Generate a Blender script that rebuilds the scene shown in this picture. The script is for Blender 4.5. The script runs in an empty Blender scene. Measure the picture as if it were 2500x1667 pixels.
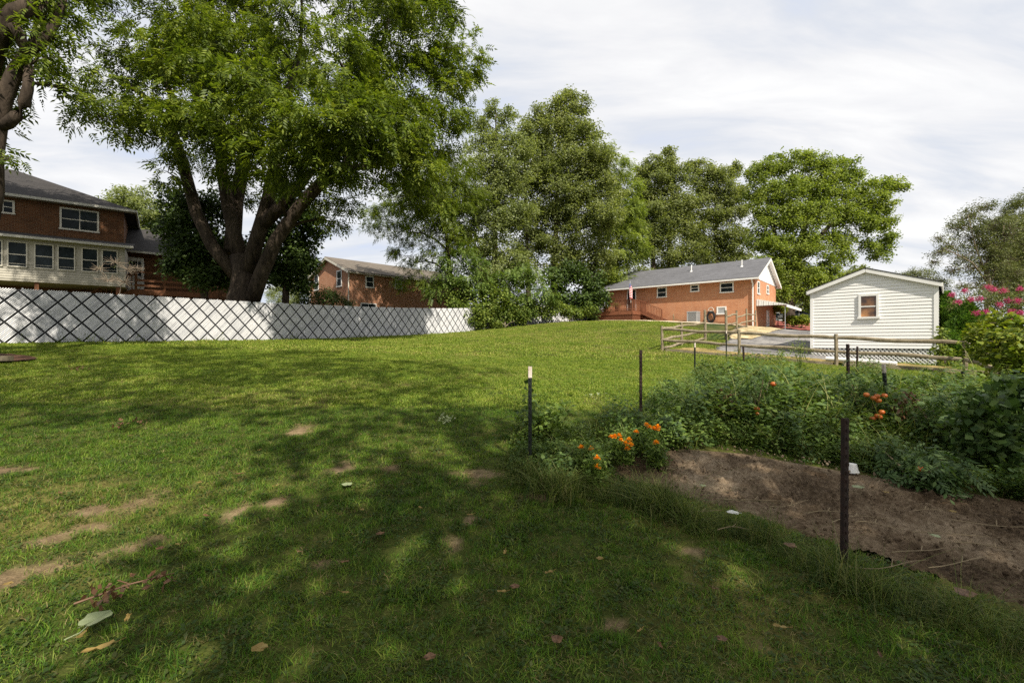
import bpy, math, random
import numpy as np
from mathutils import Vector, Matrix
rng = np.random.default_rng(11); random.seed(11)
S = bpy.context.scene; COL = S.collection
# ------------------------------------------------------------------ camera
F = 455.0; CU, CV = 512.0, 341.0; CAMZ = 1.6
cam = bpy.data.objects.new('camera', bpy.data.cameras.new('camera')); COL.objects.link(cam)
cam.location = (0, 0, CAMZ); cam.rotation_euler = (math.radians(90), 0, 0)
cam.data.sensor_width = 36; cam.data.lens = F/1024*36; cam.data.clip_start = .05; cam.data.clip_end = 3000
S.camera = cam
# ------------------------------------------------------------------ light
SUN_EL = math.radians(47); SUN_H = (0.40, -0.9165)          # horizontal direction towards the sun
w = bpy.data.worlds.new('World'); S.world = w; w.use_nodes = True
wn, wl = w.node_tree.nodes, w.node_tree.links
bg = wn['Background']; bg.inputs['Strength'].default_value = 0.09
sky = wn.new('ShaderNodeTexSky'); sky.sky_type = 'NISHITA'; sky.sun_disc = False
sky.sun_elevation = SUN_EL; sky.sun_rotation = math.atan2(SUN_H[0], SUN_H[1]); sky.air_density = 1.0; sky.dust_density = 2.0
tc = wn.new('ShaderNodeTexCoord'); sp = wn.new('ShaderNodeSeparateXYZ'); wl.new(tc.outputs['Generated'], sp.inputs[0])
def wmath(op, a, b=None, clamp=False):
    n = wn.new('ShaderNodeMath'); n.operation = op; n.use_clamp = clamp
    for i, x in enumerate((a, b)):
        if x is None: continue
        if isinstance(x, (int, float)): n.inputs[i].default_value = x
        else: wl.new(x, n.inputs[i])
    return n.outputs[0]
zz = wmath('ADD', wmath('MAXIMUM', sp.outputs[2], 0.0), 0.22)
cx_ = wmath('DIVIDE', sp.outputs[0], zz); cy_ = wmath('DIVIDE', sp.outputs[1], zz)
cb = wn.new('ShaderNodeCombineXYZ'); wl.new(cx_, cb.inputs[0]); wl.new(cy_, cb.inputs[1])
mp = wn.new('ShaderNodeMapping'); wl.new(cb.outputs[0], mp.inputs[0])
mp.inputs['Rotation'].default_value = (0, 0, math.radians(-38)); mp.inputs['Scale'].default_value = (0.75, 2.3, 1); mp.inputs['Location'].default_value = (3.4, 1.3, 0)
nz = wn.new('ShaderNodeTexNoise'); wl.new(mp.outputs[0], nz.inputs['Vector']); nz.inputs['Scale'].default_value = 1.7; nz.inputs['Detail'].default_value = 8; nz.inputs['Roughness'].default_value = .55; nz.inputs['Distortion'].default_value = .5
n2 = wn.new('ShaderNodeTexNoise'); wl.new(cb.outputs[0], n2.inputs['Vector']); n2.inputs['Scale'].default_value = .55; n2.inputs['Detail'].default_value = 3
r1 = wn.new('ShaderNodeMapRange'); wl.new(nz.outputs[0], r1.inputs[0]); r1.inputs[1].default_value = .33; r1.inputs[2].default_value = .70
# clouds are thick overhead and to the right, thin low on the left
lx = wmath('ADD', wmath('MULTIPLY', sp.outputs[0], .55), wmath('MULTIPLY', sp.outputs[2], 1.0))
r2 = wn.new('ShaderNodeMapRange'); wl.new(lx, r2.inputs[0]); r2.inputs[1].default_value = -.42; r2.inputs[2].default_value = .28
cov = wmath('ADD', wmath('MULTIPLY', r1.outputs[0], .78), wmath('MULTIPLY', r2.outputs[0], .30))
cov = wmath('ADD', cov, wmath('MULTIPLY', wmath('SUBTRACT', n2.outputs[0], .5), .7), True)
cr = wn.new('ShaderNodeValToRGB'); wl.new(cov, cr.inputs[0])
e = cr.color_ramp.elements
e[0].position = .0; e[0].color = (5.0, 5.7, 7.3, 1); e[1].position = 1; e[1].color = (8.3, 8.25, 8.15, 1)
k = e.new(.42); k.color = (6.1, 6.35, 6.85, 1); k = e.new(.70); k.color = (7.3, 7.3, 7.4, 1)
mx = wn.new('ShaderNodeMix'); mx.data_type = 'RGBA'; mx.inputs[0].default_value = .93
wl.new(sky.outputs[0], mx.inputs[6]); wl.new(cr.outputs[0], mx.inputs[7]); wl.new(mx.outputs[2], bg.inputs[0])
sl = bpy.data.lights.new('sun', 'SUN'); sl.energy = 5.0; sl.angle = math.radians(.55); sl.color = (1, .93, .80)
so = bpy.data.objects.new('sun', sl); COL.objects.link(so)
sd = Vector((SUN_H[0]*math.cos(SUN_EL), SUN_H[1]*math.cos(SUN_EL), math.sin(SUN_EL)))
so.rotation_euler = sd.to_track_quat('Z', 'Y').to_euler(); so.location = sd*60
vs = S.view_settings; vs.view_transform = 'Standard'; vs.look = 'None'; vs.gamma = 1; vs.use_curve_mapping = False; vs.exposure = 0.55
S.cycles.max_bounces = 6; S.cycles.diffuse_bounces = 4; S.cycles.transmission_bounces = 4; S.cycles.transparent_max_bounces = 6; S.cycles.glossy_bounces = 2
S.cycles.use_denoising = False
# ------------------------------------------------------------------ helpers
def P(u, v, Y): return np.array([(u-CU)/F*Y, Y, CAMZ+(CV-v)/F*Y])
def tps(r): return np.where(r > 1e-9, r*r*np.log(np.maximum(r, 1e-9)), 0)
_c = np.array([(0,0,0),(0,2.1,.03),(-8,2,.2),(8,2,-.12),(2.18,2.98,.10),(.18,4.5,.32),(1.7,6,.45),(4.4,12.5,.68),(-4,9,.78),(8,8,.42),
 (13.2,13.2,.64),(10.8,15.2,.80),(8.6,17.2,1.0),(6.4,19.5,1.21),(-16.3,14.5,1.54),(-12.3,21,1.66),(-3.1,34.9,2.38),(4.3,36,3.08),(10.2,38.6,3.36),
 (18.7,35,2.72),(10.6,24,1.62),(15.5,30,2.45),(24,37,2.45),(-12.6,11.8,1.16),(14.5,16.5,.78),(22,14,.45),(27,44,3.4),(34,58,4.3),(-22,26,2.3),(-14,38,2.6),(0,45,3.2),(-30,10,1.8),(30,4,-.4),(-40,40,3),(0,-20,-1.0)], float)
_n = len(_c); _d = np.hypot(_c[:,None,0]-_c[None,:,0], _c[:,None,1]-_c[None,:,1])
_A = np.zeros((_n+3,_n+3)); _A[:_n,:_n] = tps(_d)+np.eye(_n)*2.0; _A[:_n,_n] = 1; _A[:_n,_n+1:] = _c[:,:2]; _A[_n:,:_n] = _A[:_n,_n:].T
_w = np.linalg.solve(_A, np.r_[_c[:,2], 0,0,0])
def G(x, y):
    x = np.asarray(x, float); y = np.asarray(y, float); xs, ys = x.ravel(), y.ravel(); out = np.empty(len(xs))
    for i in range(0, len(xs), 50000):
        a, b = xs[i:i+50000], ys[i:i+50000]
        out[i:i+50000] = tps(np.hypot(a[:,None]-_c[None,:,0], b[:,None]-_c[None,:,1]))@_w[:_n]+_w[_n]+_w[_n+1]*a+_w[_n+2]*b
    r = np.hypot(xs, ys-15); k = np.clip((r-45)/50, 0, 1); k = k*k*(3-2*k)
    return (out*(1-k)+3.2*k).reshape(x.shape)
def g1(x, y): return float(G(x, y))
def hit(u, v):                                   # where the line of sight meets the ground
    lo = None
    for Y in np.arange(1.2, 60, .05):
        p = P(u, v, Y)
        if p[2] <= g1(p[0], p[1]): return p[:2]
    return P(u, v, 60)[:2]
def ang(d): return math.atan2(d[1], d[0])
def vnoise(x, y, seed=0):                        # smooth value noise
    r = np.random.default_rng(seed); T = r.random((64, 64))
    xi, yi = np.floor(x).astype(int), np.floor(y).astype(int); fx, fy = x-xi, y-yi
    fx = fx*fx*(3-2*fx); fy = fy*fy*(3-2*fy); a = lambda i, j: T[(xi+i) % 64, (yi+j) % 64]
    return (a(0,0)*(1-fx)+a(1,0)*fx)*(1-fy)+(a(0,1)*(1-fx)+a(1,1)*fx)*fy
def fbm(x, y, s=0, o=4): return sum(vnoise(x*2**i, y*2**i, s+i)*.5**i for i in range(o))/sum(.5**i for i in range(o))
def pip(x, y, poly):
    ins = np.zeros(x.shape, bool); n = len(poly)
    for i in range(n):
        (x1, y1), (x2, y2) = poly[i], poly[(i+1) % n]
        c = ((y1 > y) != (y2 > y)) & (x < (x2-x1)*(y-y1)/((y2-y1) or 1e-9)+x1); ins ^= c
    return ins
def tag(o, label=None, cat=None, group=None, kind=None):
    if label: o['label'] = label
    if cat: o['category'] = cat
    if group: o['group'] = group
    if kind: o['kind'] = kind
    return o
def thing(name, label, cat, loc=(0,0,0), rz=0, group=None):
    o = bpy.data.objects.new(name, None); COL.objects.link(o); o.location = loc; o.rotation_euler = (0, 0, rz); o.empty_display_size = .2
    return tag(o, label, cat, group)
def link_mesh(name, me, mats, parent=None):
    o = bpy.data.objects.new(name, me); COL.objects.link(o)
    for m in (mats if isinstance(mats, (list, tuple)) else [mats]): me.materials.append(m)
    if parent: o.parent = parent
    return o
class MB:
    def __init__(s): s.v = []; s.f = []; s.m = []
    def face(s, pts, m=0):
        i = len(s.v); s.v += [tuple(p) for p in pts]; s.f.append(tuple(range(i, i+len(pts)))); s.m.append(m)
    def box(s, a, b, m=0, M=None):
        (x0,y0,z0), (x1,y1,z1) = a, b; i = len(s.v)
        q = [(x0,y0,z0),(x1,y0,z0),(x1,y1,z0),(x0,y1,z0),(x0,y0,z1),(x1,y0,z1),(x1,y1,z1),(x0,y1,z1)]
        s.v += [tuple(M@Vector(p)) for p in q] if M else q
        s.f += [tuple(i+j for j in f) for f in ((0,3,2,1),(4,5,6,7),(0,1,5,4),(1,2,6,5),(2,3,7,6),(3,0,4,7))]; s.m += [m]*6
    def beam(s, p, q, wd, ht, m=0, up=(0,0,1)):      # a board from p to q
        p, q = Vector(p), Vector(q); d = q-p; L = d.length; x = d.normalized(); y = Vector(up).cross(x)
        if y.length < 1e-4: y = Vector((0,1,0)).cross(x)
        y.normalize(); z = x.cross(y); M = Matrix((x, y, z)).transposed().to_4x4(); M.translation = p
        s.box((0,-wd/2,-ht/2), (L,wd/2,ht/2), m, M)
    def tube(s, pts, rad, n=6, m=0, cap=True):
        pts = [Vector(p) for p in pts]; R = rad if hasattr(rad, '__len__') else [rad]*len(pts); rings = []
        ref = Vector((.3,.2,1)).normalized()
        for i, p in enumerate(pts):
            t = (pts[min(i+1, len(pts)-1)]-pts[max(i-1, 0)])
            if t.length < 1e-9: t = Vector((0,0,1))
            t.normalize(); a = t.cross(ref if abs(t.dot(ref)) < .95 else Vector((1,0,0))).normalized(); b = t.cross(a); k = len(s.v)
            for j in range(n):
                th = 2*math.pi*j/n; s.v.append(tuple(p+(a*math.cos(th)+b*math.sin(th))*R[i]))
            rings.append(k)
        for r0, r1 in zip(rings, rings[1:]):
            for j in range(n): s.f.append((r0+j, r0+(j+1) % n, r1+(j+1) % n, r1+j)); s.m.append(m)
        if cap:
            s.f.append(tuple(rings[0]+j for j in range(n))[::-1]); s.m.append(m); s.f.append(tuple(rings[-1]+j for j in range(n))); s.m.append(m)
    def prism(s, poly, axis, a, b, m=0):              # poly in the two other axes
        def at(p, t): return (t, p[0], p[1]) if axis == 'x' else ((p[0], t, p[1]) if axis == 'y' else (p[0], p[1], t))
        i = len(s.v); n = len(poly); s.v += [at(p, a) for p in poly]+[at(p, b) for p in poly]
        s.f.append(tuple(range(i, i+n))); s.f.append(tuple(range(i+n, i+2*n))[::-1]); s.m += [m, m]
        for j in range(n): s.f.append((i+(j+1) % n, i+j, i+n+j, i+n+(j+1) % n)); s.m.append(m)
    def ball(s, c, r, seg=10, rings=6, m=0, sq=(1,1,1), lobes=0, depth=0):
        i = len(s.v)
        for a in range(rings+1):
            ph = math.pi*a/rings
            for b in range(seg):
                th = 2*math.pi*b/seg; k = r*(1-depth*abs(math.sin(lobes*th/2)) if lobes else r and 1) if lobes else r
                s.v.append((c[0]+k*sq[0]*math.sin(ph)*math.cos(th), c[1]+k*sq[1]*math.sin(ph)*math.sin(th), c[2]+r*sq[2]*math.cos(ph)))
        for a in range(rings):
            for b in range(seg):
                s.f.append((i+a*seg+b, i+(a+1)*seg+b, i+(a+1)*seg+(b+1) % seg, i+a*seg+(b+1) % seg)); s.m.append(m)
    def build(s, name, mats, parent=None, smooth=False, fix=True):
        me = bpy.data.meshes.new(name); me.from_pydata(s.v, [], s.f); me.polygons.foreach_set('material_index', s.m)
        if smooth: me.polygons.foreach_set('use_smooth', [True]*len(s.f))
        me.validate(); me.update()
        return link_mesh(name, me, mats, parent)
def np_mesh(name, V, Q, smooth=False):               # quads or triangles from arrays
    me = bpy.data.meshes.new(name); n = Q.shape[1]
    me.vertices.add(len(V)); me.vertices.foreach_set('co', np.ascontiguousarray(V, np.float32).ravel())
    me.loops.add(Q.size); me.loops.foreach_set('vertex_index', np.ascontiguousarray(Q, np.int32).ravel())
    me.polygons.add(len(Q)); me.polygons.foreach_set('loop_start', np.arange(0, Q.size, n, dtype=np.int32))
    if smooth: me.polygons.foreach_set('use_smooth', np.ones(len(Q), bool))
    me.update(calc_edges=True); return me
# ------------------------------------------------------------------ materials
class NT:
    def __init__(s, name):
        s.m = bpy.data.materials.new(name); s.m.use_nodes = True; s.t = s.m.node_tree; s.n = s.t.nodes; s.l = s.t.links; s.n.clear(); s.out = s.n.new('ShaderNodeOutputMaterial')
    def node(s, ty, **kw):
        n = s.n.new(ty)
        for k, v in kw.items():
            if k.startswith('_'): setattr(n, k[1:], v)
            else:
                i = n.inputs[int(k[1:])] if k[0] == 'i' and k[1:].isdigit() else n.inputs[k.replace('__', ' ')]
                if hasattr(v, 'is_linked') or isinstance(v, bpy.types.NodeSocket): s.l.new(v, i)
                else: i.default_value = v
        return n
    def ramp(s, fac, stops):
        r = s.node('ShaderNodeValToRGB'); s.l.new(fac, r.inputs[0]); e = r.color_ramp.elements
        e[0].position, e[0].color = stops[0][0], (*stops[0][1], 1); e[1].position, e[1].color = stops[-1][0], (*stops[-1][1], 1)
        for p, c in stops[1:-1]: e.new(p).color = (*c, 1)
        return r.outputs[0]
    def noise(s, vec, scale, detail=4, rough=.55, dist=0):
        n = s.node('ShaderNodeTexNoise', Scale=scale, Detail=detail, Roughness=rough, Distortion=dist)
        if vec is not None: s.l.new(vec, n.inputs['Vector'])
        return n.outputs[0]
    def coord(s, kind='Object', scale=None):
        c = s.node('ShaderNodeTexCoord').outputs[kind] if kind != 'Pos' else s.node('ShaderNodeNewGeometry').outputs['Position']
        if scale: c = s.node('ShaderNodeMapping', i0=c, Scale=scale).outputs[0]
        return c
    def mix(s, f, a, b, blend='MIX'):
        n = s.node('ShaderNodeMix', _data_type='RGBA', _blend_type=blend)
        for i, x in ((0, f), (6, a), (7, b)):
            if isinstance(x, bpy.types.NodeSocket): s.l.new(x, n.inputs[i])
            else: n.inputs[i].default_value = x if i == 0 else (*x, 1)
        return n.outputs[2]
    def math(s, op, a, b=0.0, clamp=False):
        n = s.node('ShaderNodeMath', _operation=op, _use_clamp=clamp)
        for i, x in enumerate((a, b)):
            if isinstance(x, bpy.types.NodeSocket): s.l.new(x, n.inputs[i])
            else: n.inputs[i].default_value = x
        return n.outputs[0]
    def pbr(s, col, rough=.7, metal=0, bump=None, bs=.3, bd=.01, spec=.5):
        p = s.node('ShaderNodeBsdfPrincipled', Roughness=rough, Metallic=metal)
        p.inputs['Specular IOR Level'].default_value = spec
        if isinstance(col, bpy.types.NodeSocket): s.l.new(col, p.inputs['Base Color'])
        else: p.inputs['Base Color'].default_value = (*col, 1)
        if bump is not None:
            b = s.node('ShaderNodeBump', Strength=bs, Distance=bd, Height=bump); s.l.new(b.outputs[0], p.inputs['Normal'])
        s.l.new(p.outputs[0], s.out.inputs[0]); return s.m
def paint(name, c, rough=.6, var=.15, scale=6, dirt=None, spec=.4, bd=.004):
    t = NT(name); o = t.coord(); a = t.noise(o, scale, 6); b = t.noise(o, scale*9, 3)
    f = t.math('ADD', t.math('MULTIPLY', a, .7), t.math('MULTIPLY', b, .3))
    lo = dirt or tuple(x*(1-var*1.6) for x in c); hi = tuple(min(1, x*(1+var)) for x in c)
    return t.pbr(t.ramp(f, [(.3, lo), (.62, c), (.8, hi)]), rough, 0, b, .25, bd, spec)
def brick(name, c1, c2, mortar, dark):
    t = NT(name); o = t.coord(); s = t.node('ShaderNodeSeparateXYZ', i0=o)
    v = t.node('ShaderNodeCombineXYZ', X=t.math('ADD', s.outputs[0], s.outputs[1]), Y=s.outputs[2]).outputs[0]
    b = t.node('ShaderNodeTexBrick', Vector=v, Scale=1.0, Mortar=(*mortar, 1), Color1=(*c1, 1), Color2=(*c2, 1)); b.inputs['Mortar Size'].default_value = .009; b.inputs['Brick Width'].default_value = .215; b.inputs['Row Height'].default_value = .072; b.inputs['Bias'].default_value = -.1
    n = t.noise(o, 1.2, 5); n3 = t.noise(v, 9, 2)
    c = t.mix(t.math('MULTIPLY', n3, .35), b.outputs[0], dark); c = t.mix(t.ramp(n, [(.4, (0,0,0)), (.75, (.35,.35,.35))]), c, dark)
    return t.pbr(c, .85, 0, b.outputs['Fac'], -.4, .006, .2)
def shingle(name, c, sx=.33, sy=.14):
    t = NT(name); o = t.coord(); s = t.node('ShaderNodeSeparateXYZ', i0=o)
    v = t.node('ShaderNodeCombineXYZ', X=s.outputs[0], Y=t.math('MULTIPLY', s.outputs[1], 1.09)).outputs[0]
    b = t.node('ShaderNodeTexBrick', Vector=v, Scale=1.0, Mortar=(*[x*.45 for x in c], 1), Color1=(*[x*.8 for x in c], 1), Color2=(*[x*1.25 for x in c], 1)); b.inputs['Mortar Size'].default_value = .008; b.inputs['Brick Width'].default_value = sx; b.inputs['Row Height'].default_value = sy
    n = t.noise(o, .7, 6); c2 = t.mix(t.ramp(n, [(.35, (0,0,0)), (.8, (.6,.6,.6))]), b.outputs[0], [x*.55 for x in c])
    n2 = t.noise(o, 40, 2); c2 = t.mix(t.math('MULTIPLY', n2, .4), c2, [x*1.5 for x in c])
    return t.pbr(c2, .9, 0, n2, .3, .01, .25)
def leafmat(name, dark, mid, light, scale=.5, trans=.35, yellow=None):
    dark, mid, light = [tuple(min(.9, x*(1.6 if mid[1] < .165 else 1)) for x in c) for c in (dark, mid, light)]
    t = NT(name); g = t.node('ShaderNodeNewGeometry'); r = g.outputs['Random Per Island']; n = t.noise(g.outputs['Position'], scale, 3)
    f = t.math('ADD', t.math('MULTIPLY', r, .45), t.math('MULTIPLY', n, .62))
    st = [(.22, dark), (.52, mid), (.8, light)]
    if yellow: st += [(.97, yellow)]
    c = t.ramp(f, st)
    d = t.node('ShaderNodeBsdfPrincipled', Roughness=.5, i0=c); d.inputs['Specular IOR Level'].default_value = .25
    tr = t.node('ShaderNodeBsdfTranslucent', Color=t.mix(1.0, c, (1.25, 1.3, .55), 'MULTIPLY'))
    m = t.node('ShaderNodeMixShader', i0=trans, i1=d.outputs[0], i2=tr.outputs[0]); t.l.new(m.outputs[0], t.out.inputs[0]); return t.m
def bark(name, c1, c2, scale=6):
    t = NT(name); o = t.coord('Pos', (1, 1, .22)); a = t.noise(o, scale, 8, .65, .6); b = t.noise(o, scale*3, 4)
    return t.pbr(t.ramp(t.math('ADD', t.math('MULTIPLY', a, .7), t.math('MULTIPLY', b, .3)), [(.36, [x*.35 for x in c1]), (.52, c1), (.68, c2)]), .95, 0, a, .9, .05, .1)
def glass(name='window_glass', c=(.012, .016, .018), rough=.04):
    t = NT(name); o = t.coord(); n = t.noise(o, .9, 3); return t.pbr(t.ramp(n, [(.35, c), (.7, [x*2.6 for x in c])]), rough, 0, n, .12, .02, .07)
M = {}
M['white'] = paint('white_paint', (.74, .73, .70), .5, .08, 3); M['cream'] = paint('cream_trim', (.62, .58, .49), .5, .1, 3)
M['offwhite'] = paint('weathered_white', (.52, .50, .44), .6, .14, 3)
M['siding'] = paint('vinyl_siding', (.80, .79, .77), .45, .05, 1.2); M['oldsiding'] = paint('aged_siding', (.42, .39, .32), .6, .12, 1.5); M['glass'] = glass(); M['dark'] = paint('dark_fill', (.02, .018, .016), .8)
M['brickR'] = brick('orange_brick', (.50,.205,.088), (.37,.130,.055), (.56,.43,.31), (.34,.105,.038))
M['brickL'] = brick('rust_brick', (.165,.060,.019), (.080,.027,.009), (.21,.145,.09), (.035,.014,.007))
M['brickM'] = brick('brown_brick', (.46,.195,.095), (.35,.135,.065), (.48,.38,.29), (.26,.105,.05))
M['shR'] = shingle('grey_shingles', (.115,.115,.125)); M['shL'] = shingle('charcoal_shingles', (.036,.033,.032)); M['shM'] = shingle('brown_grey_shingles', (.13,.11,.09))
M['redwood'] = paint('red_stained_deck', (.20, .074, .037), .6, .3, 8); M['deckwood'] = paint('orange_brown_deck', (.20, .078, .030), .7, .35, 5)
M['rail'] = None
t = NT('weathered_rail_wood'); o = t.coord('Object', (1, 1, 1)); a = t.noise(o, 5, 6); b = t.noise(t.coord('Object', (22, 22, 2)), 4, 4)
M['rail'] = t.pbr(t.ramp(t.math('ADD', t.math('MULTIPLY', a, .5), t.math('MULTIPLY', b, .5)), [(.34, (.07,.055,.036)), (.5, (.23,.19,.128)), (.70, (.36,.31,.225))]), .9, 0, b, .6, .01, .1)
M['postblack'] = paint('dark_green_steel', (.012, .016, .013), .45, .3, 20); M['postrust'] = paint('rusty_steel', (.034, .015, .010), .8, .5, 14, (.010,.008,.007)); M['posttip'] = paint('white_post_tip', (.62, .58, .52), .6, .2, 20, (.34,.20,.13))
M['steel'] = paint('grey_metal', (.33, .34, .35), .4, .1, 4); M['black'] = paint('black_rubber', (.015, .015, .016), .6)
M['barkbig'] = bark('walnut_bark', (.055,.042,.032), (.115,.086,.063), 5); M['barkdark'] = bark('dark_bark', (.075,.058,.045), (.15,.115,.09), 7); M['twig'] = paint('pale_twigs', (.26,.205,.15), .9, .3, 5)
M['lf_walnut'] = leafmat('walnut_leaves', (0.02, 0.032, 0.006), (0.064, 0.092, 0.01), (0.14, 0.166, 0.02), .45, .4, (.24,.20,.02))
M['lf_dark'] = leafmat('dark_maple_leaves', (0.014, 0.026, 0.007), (0.034, 0.056, 0.013), (0.066, 0.098, 0.022), .6, .28)
M['lf_maple'] = leafmat('maple_leaves', (0.046, 0.072, 0.012), (0.125, 0.16, 0.028), (0.205, 0.235, 0.05), .35, .46)
M['lf_mapleA'] = leafmat('grey_green_leaves', (0.056, 0.074, 0.028), (0.132, 0.155, 0.06), (0.21, 0.232, 0.096), .35, .46)
M['lf_mid'] = leafmat('mid_green_leaves', (0.044, 0.06, 0.018), (0.115, 0.135, 0.045), (0.195, 0.21, 0.078), .35, .46)
M['lf_olive'] = leafmat('olive_leaves', (0.03, 0.04, 0.014), (0.075, 0.088, 0.03), (0.13, 0.135, 0.052), .5, .3)
M['lf_bright'] = leafmat('yellow_green_leaves', (.055,.10,.012), (.15,.20,.022), (.30,.32,.04), 1.2, .4, (.42,.36,.05))
M['lf_vine'] = leafmat('vine_leaves', (.030,.055,.010), (.085,.12,.022), (.16,.19,.035), .8, .35)
M['lf_conifer'] = leafmat('conifer_sprays', (.020,.050,.008), (.05,.105,.012), (.11,.17,.02), 1.5, .25)
M['lf_weed'] = leafmat('weed_leaves', (0.026, 0.048, 0.01), (0.066, 0.104, 0.019), (0.128, 0.166, 0.038), 1.6, .35)
M['lf_tomato'] = leafmat('tomato_leaves', (0.016, 0.034, 0.009), (0.04, 0.072, 0.018), (0.078, 0.112, 0.032), 2, .3)
M['pink'] = leafmat('pink_blossom', (.16,.012,.06), (.30,.03,.12), (.42,.08,.22), 3, .3); M['orange'] = leafmat('orange_petals', (0.7, 0.2, 0.005), (0.85, 0.33, 0.008), (0.9, 0.45, 0.03), 30, .15)
M['tomato'] = paint('ripe_tomato', (.50, .095, .018), .3, .3, 20, (.42,.16,.03)); M['greentomato'] = paint('green_tomato', (.28, .40, .12), .3, .15, 20)
M['drybrown'] = leafmat('dry_brown_leaves', (0.035, 0.018, 0.01), (0.08, 0.04, 0.02), (0.15, 0.085, 0.045), 8, .15)
M['dryyellow'] = leafmat('dry_yellow_leaves', (0.2, 0.13, 0.035), (0.28, 0.19, 0.06), (0.36, 0.27, 0.1), 8, .25); M['paleleaf'] = leafmat('pale_leaf', (0.2, 0.24, 0.12), (0.28, 0.32, 0.17), (0.34, 0.37, 0.22), 12, .2)
M['straw'] = paint('dry_stem', (.25,.19,.11), .85, .25, 20)
M['slat'] = None
t = NT('white_fence_slats'); g = t.node('ShaderNodeNewGeometry'); n = t.noise(g.outputs['Position'], .9, 5); n2 = t.noise(g.outputs['Position'], 6, 3)
f = t.math('ADD', t.math('MULTIPLY', g.outputs['Random Per Island'], .30), t.math('ADD', t.math('MULTIPLY', n, .55), t.math('MULTIPLY', n2, .2)))
M['slat'] = t.pbr(t.ramp(f, [(.28, (.40,.40,.42)), (.5, (.60,.60,.61)), (.75, (.74,.73,.73))]), .5, 0, None, spec=.4)
def gap_shade_paint(): return paint('dark_gap_shade', (.022, .023, .026), .8, .2, 6)  # dark paint for the shade seen through the slat gaps
M['gapshade'] = gap_shade_paint()
# ------------------------------------------------------------------ ground
def grid_axis(*segs): return np.unique(np.concatenate([np.arange(a, b, s) for a, b, s in segs]).round(4))
def grid_mesh(name, X, Y, Z, keep=None):
    ny, nx = X.shape; idx = np.arange(nx*ny).reshape(ny, nx)
    Q = np.stack([idx[:-1,:-1], idx[:-1,1:], idx[1:,1:], idx[1:,:-1]], -1).reshape(-1, 4)
    V = np.stack([X.ravel(), Y.ravel(), Z.ravel()], -1)
    if keep is not None:
        k = keep.ravel()[Q].all(1); Q = Q[k]; u, inv = np.unique(Q, return_inverse=True); V = V[u]; Q = inv.reshape(-1, 4)
    return np_mesh(name, V, Q, True), V
bare_px = [(5,583,26,10),(30,574,26,8),(60,564,24,6),(100,556,24,5),(135,549,20,4),(160,540,14,3),(87,514,26,4),(139,507,12,9),(47,542,20,5),(92,528,13,4),(237,514,9,7),(275,504,9,4),
 (341,469,11,4),(388,469,12,3),(322,566,11,5),(450,545,12,5),(478,477,26,5),(542,498,20,4),(610,631,16,6),(695,556,12,4),(15,470,20,5),(300,430,14,3),(470,520,8,3),(760,650,12,4)]
bare_e = []
for u, v, a, b in bare_px:
    p = hit(u, v); h = CAMZ-g1(*p); bare_e.append((p[0], p[1], a*p[1]/F, b*p[1]**2/(F*h)))
def bare_at(x, y):
    n = fbm(x*6.3, y*6.3, 5, 5)-.5; m = np.zeros(x.shape)
    for cx, cy, rx, ry in bare_e:
        d = ((x-cx)/rx)**2+((y-cy)/ry)**2; m = np.maximum(m, np.clip(1.25-d*.85+n*3.4, 0, 1)*(d < 3.4))
    return m
def dry_at(x, y):
    a = fbm(x*.55+9, y*.55, 21); b = fbm(x*2.2, y*2.2+4, 31); return np.clip((a*.6+b*.4-.50)*4.2+np.clip((y-9)/60, 0, .22), 0, 1)  # random dryness; far lawn also yellowed with distance to look sunlit
dirt_poly = [tuple(hit(u, v)) for u, v in ((602,472),(632,453),(679,446),(740,451),(827,467),(914,482),(1024,500),(1180,540),(1250,700),(1024,616),(900,575),(814,541),(740,511),(679,497),(622,487))]
xs = grid_axis((-420,-60,40),(-60,-28,2),(-28,-6,.4),(-6,6,.07),(6,30,.4),(30,60,2),(60,421,40))
ys = grid_axis((-60,-4,4),(-4,1.2,.5),(1.2,7.5,.07),(7.5,46,.4),(46,90,3),(90,900,60))
X, Y = np.meshgrid(xs, ys); Z = G(X, Y); Z += np.where((np.hypot(X, Y) < 40), (fbm(X*1.3, Y*1.3, 3)-.5)*.05, 0)
dcx, dcy = np.mean([q[0] for q in dirt_poly]), np.mean([q[1] for q in dirt_poly]); Z -= .07*pip(X, Y, [(dcx+(q[0]-dcx)*.93, dcy+(q[1]-dcy)*.86) for q in dirt_poly])
me, V = grid_mesh('lawn', X, Y, Z)
bm_ = bare_at(V[:,0], V[:,1]); a = me.attributes.new('bare', 'FLOAT', 'POINT'); a.data.foreach_set('value', bm_.astype(np.float32))
a = me.attributes.new('dry', 'FLOAT', 'POINT'); a.data.foreach_set('value', dry_at(V[:,0], V[:,1]).astype(np.float32))
t = NT('lawn_turf'); pos = t.coord('Pos'); n1 = t.noise(pos, 1.1, 5); n2_ = t.noise(pos, 14, 4, .7); n3 = t.noise(pos, 90, 2)
f = t.math('ADD', t.math('MULTIPLY', n1, .35), t.math('ADD', t.math('MULTIPLY', n2_, .4), t.math('MULTIPLY', n3, .3)))
gcol = t.ramp(f, [(.36, (.014,.019,.005)), (.52, (.042,.054,.010)), (.68, (.09,.095,.024))])
gcol = t.mix(t.math('MULTIPLY', t.node('ShaderNodeAttribute', _attribute_name='dry').outputs['Fac'], .55), gcol, (.20,.155,.055))
bcol = t.ramp(f, [(.36, (.05,.035,.018)), (.52, (.15,.106,.060)), (.68, (.29,.215,.125))])
M['lawn'] = t.pbr(t.mix(t.node('ShaderNodeAttribute', _attribute_name='bare').outputs['Fac'], gcol, bcol), .95, 0, f, .8, .03, .1)
tag(link_mesh('lawn', me, M['lawn']), kind='structure')
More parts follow.
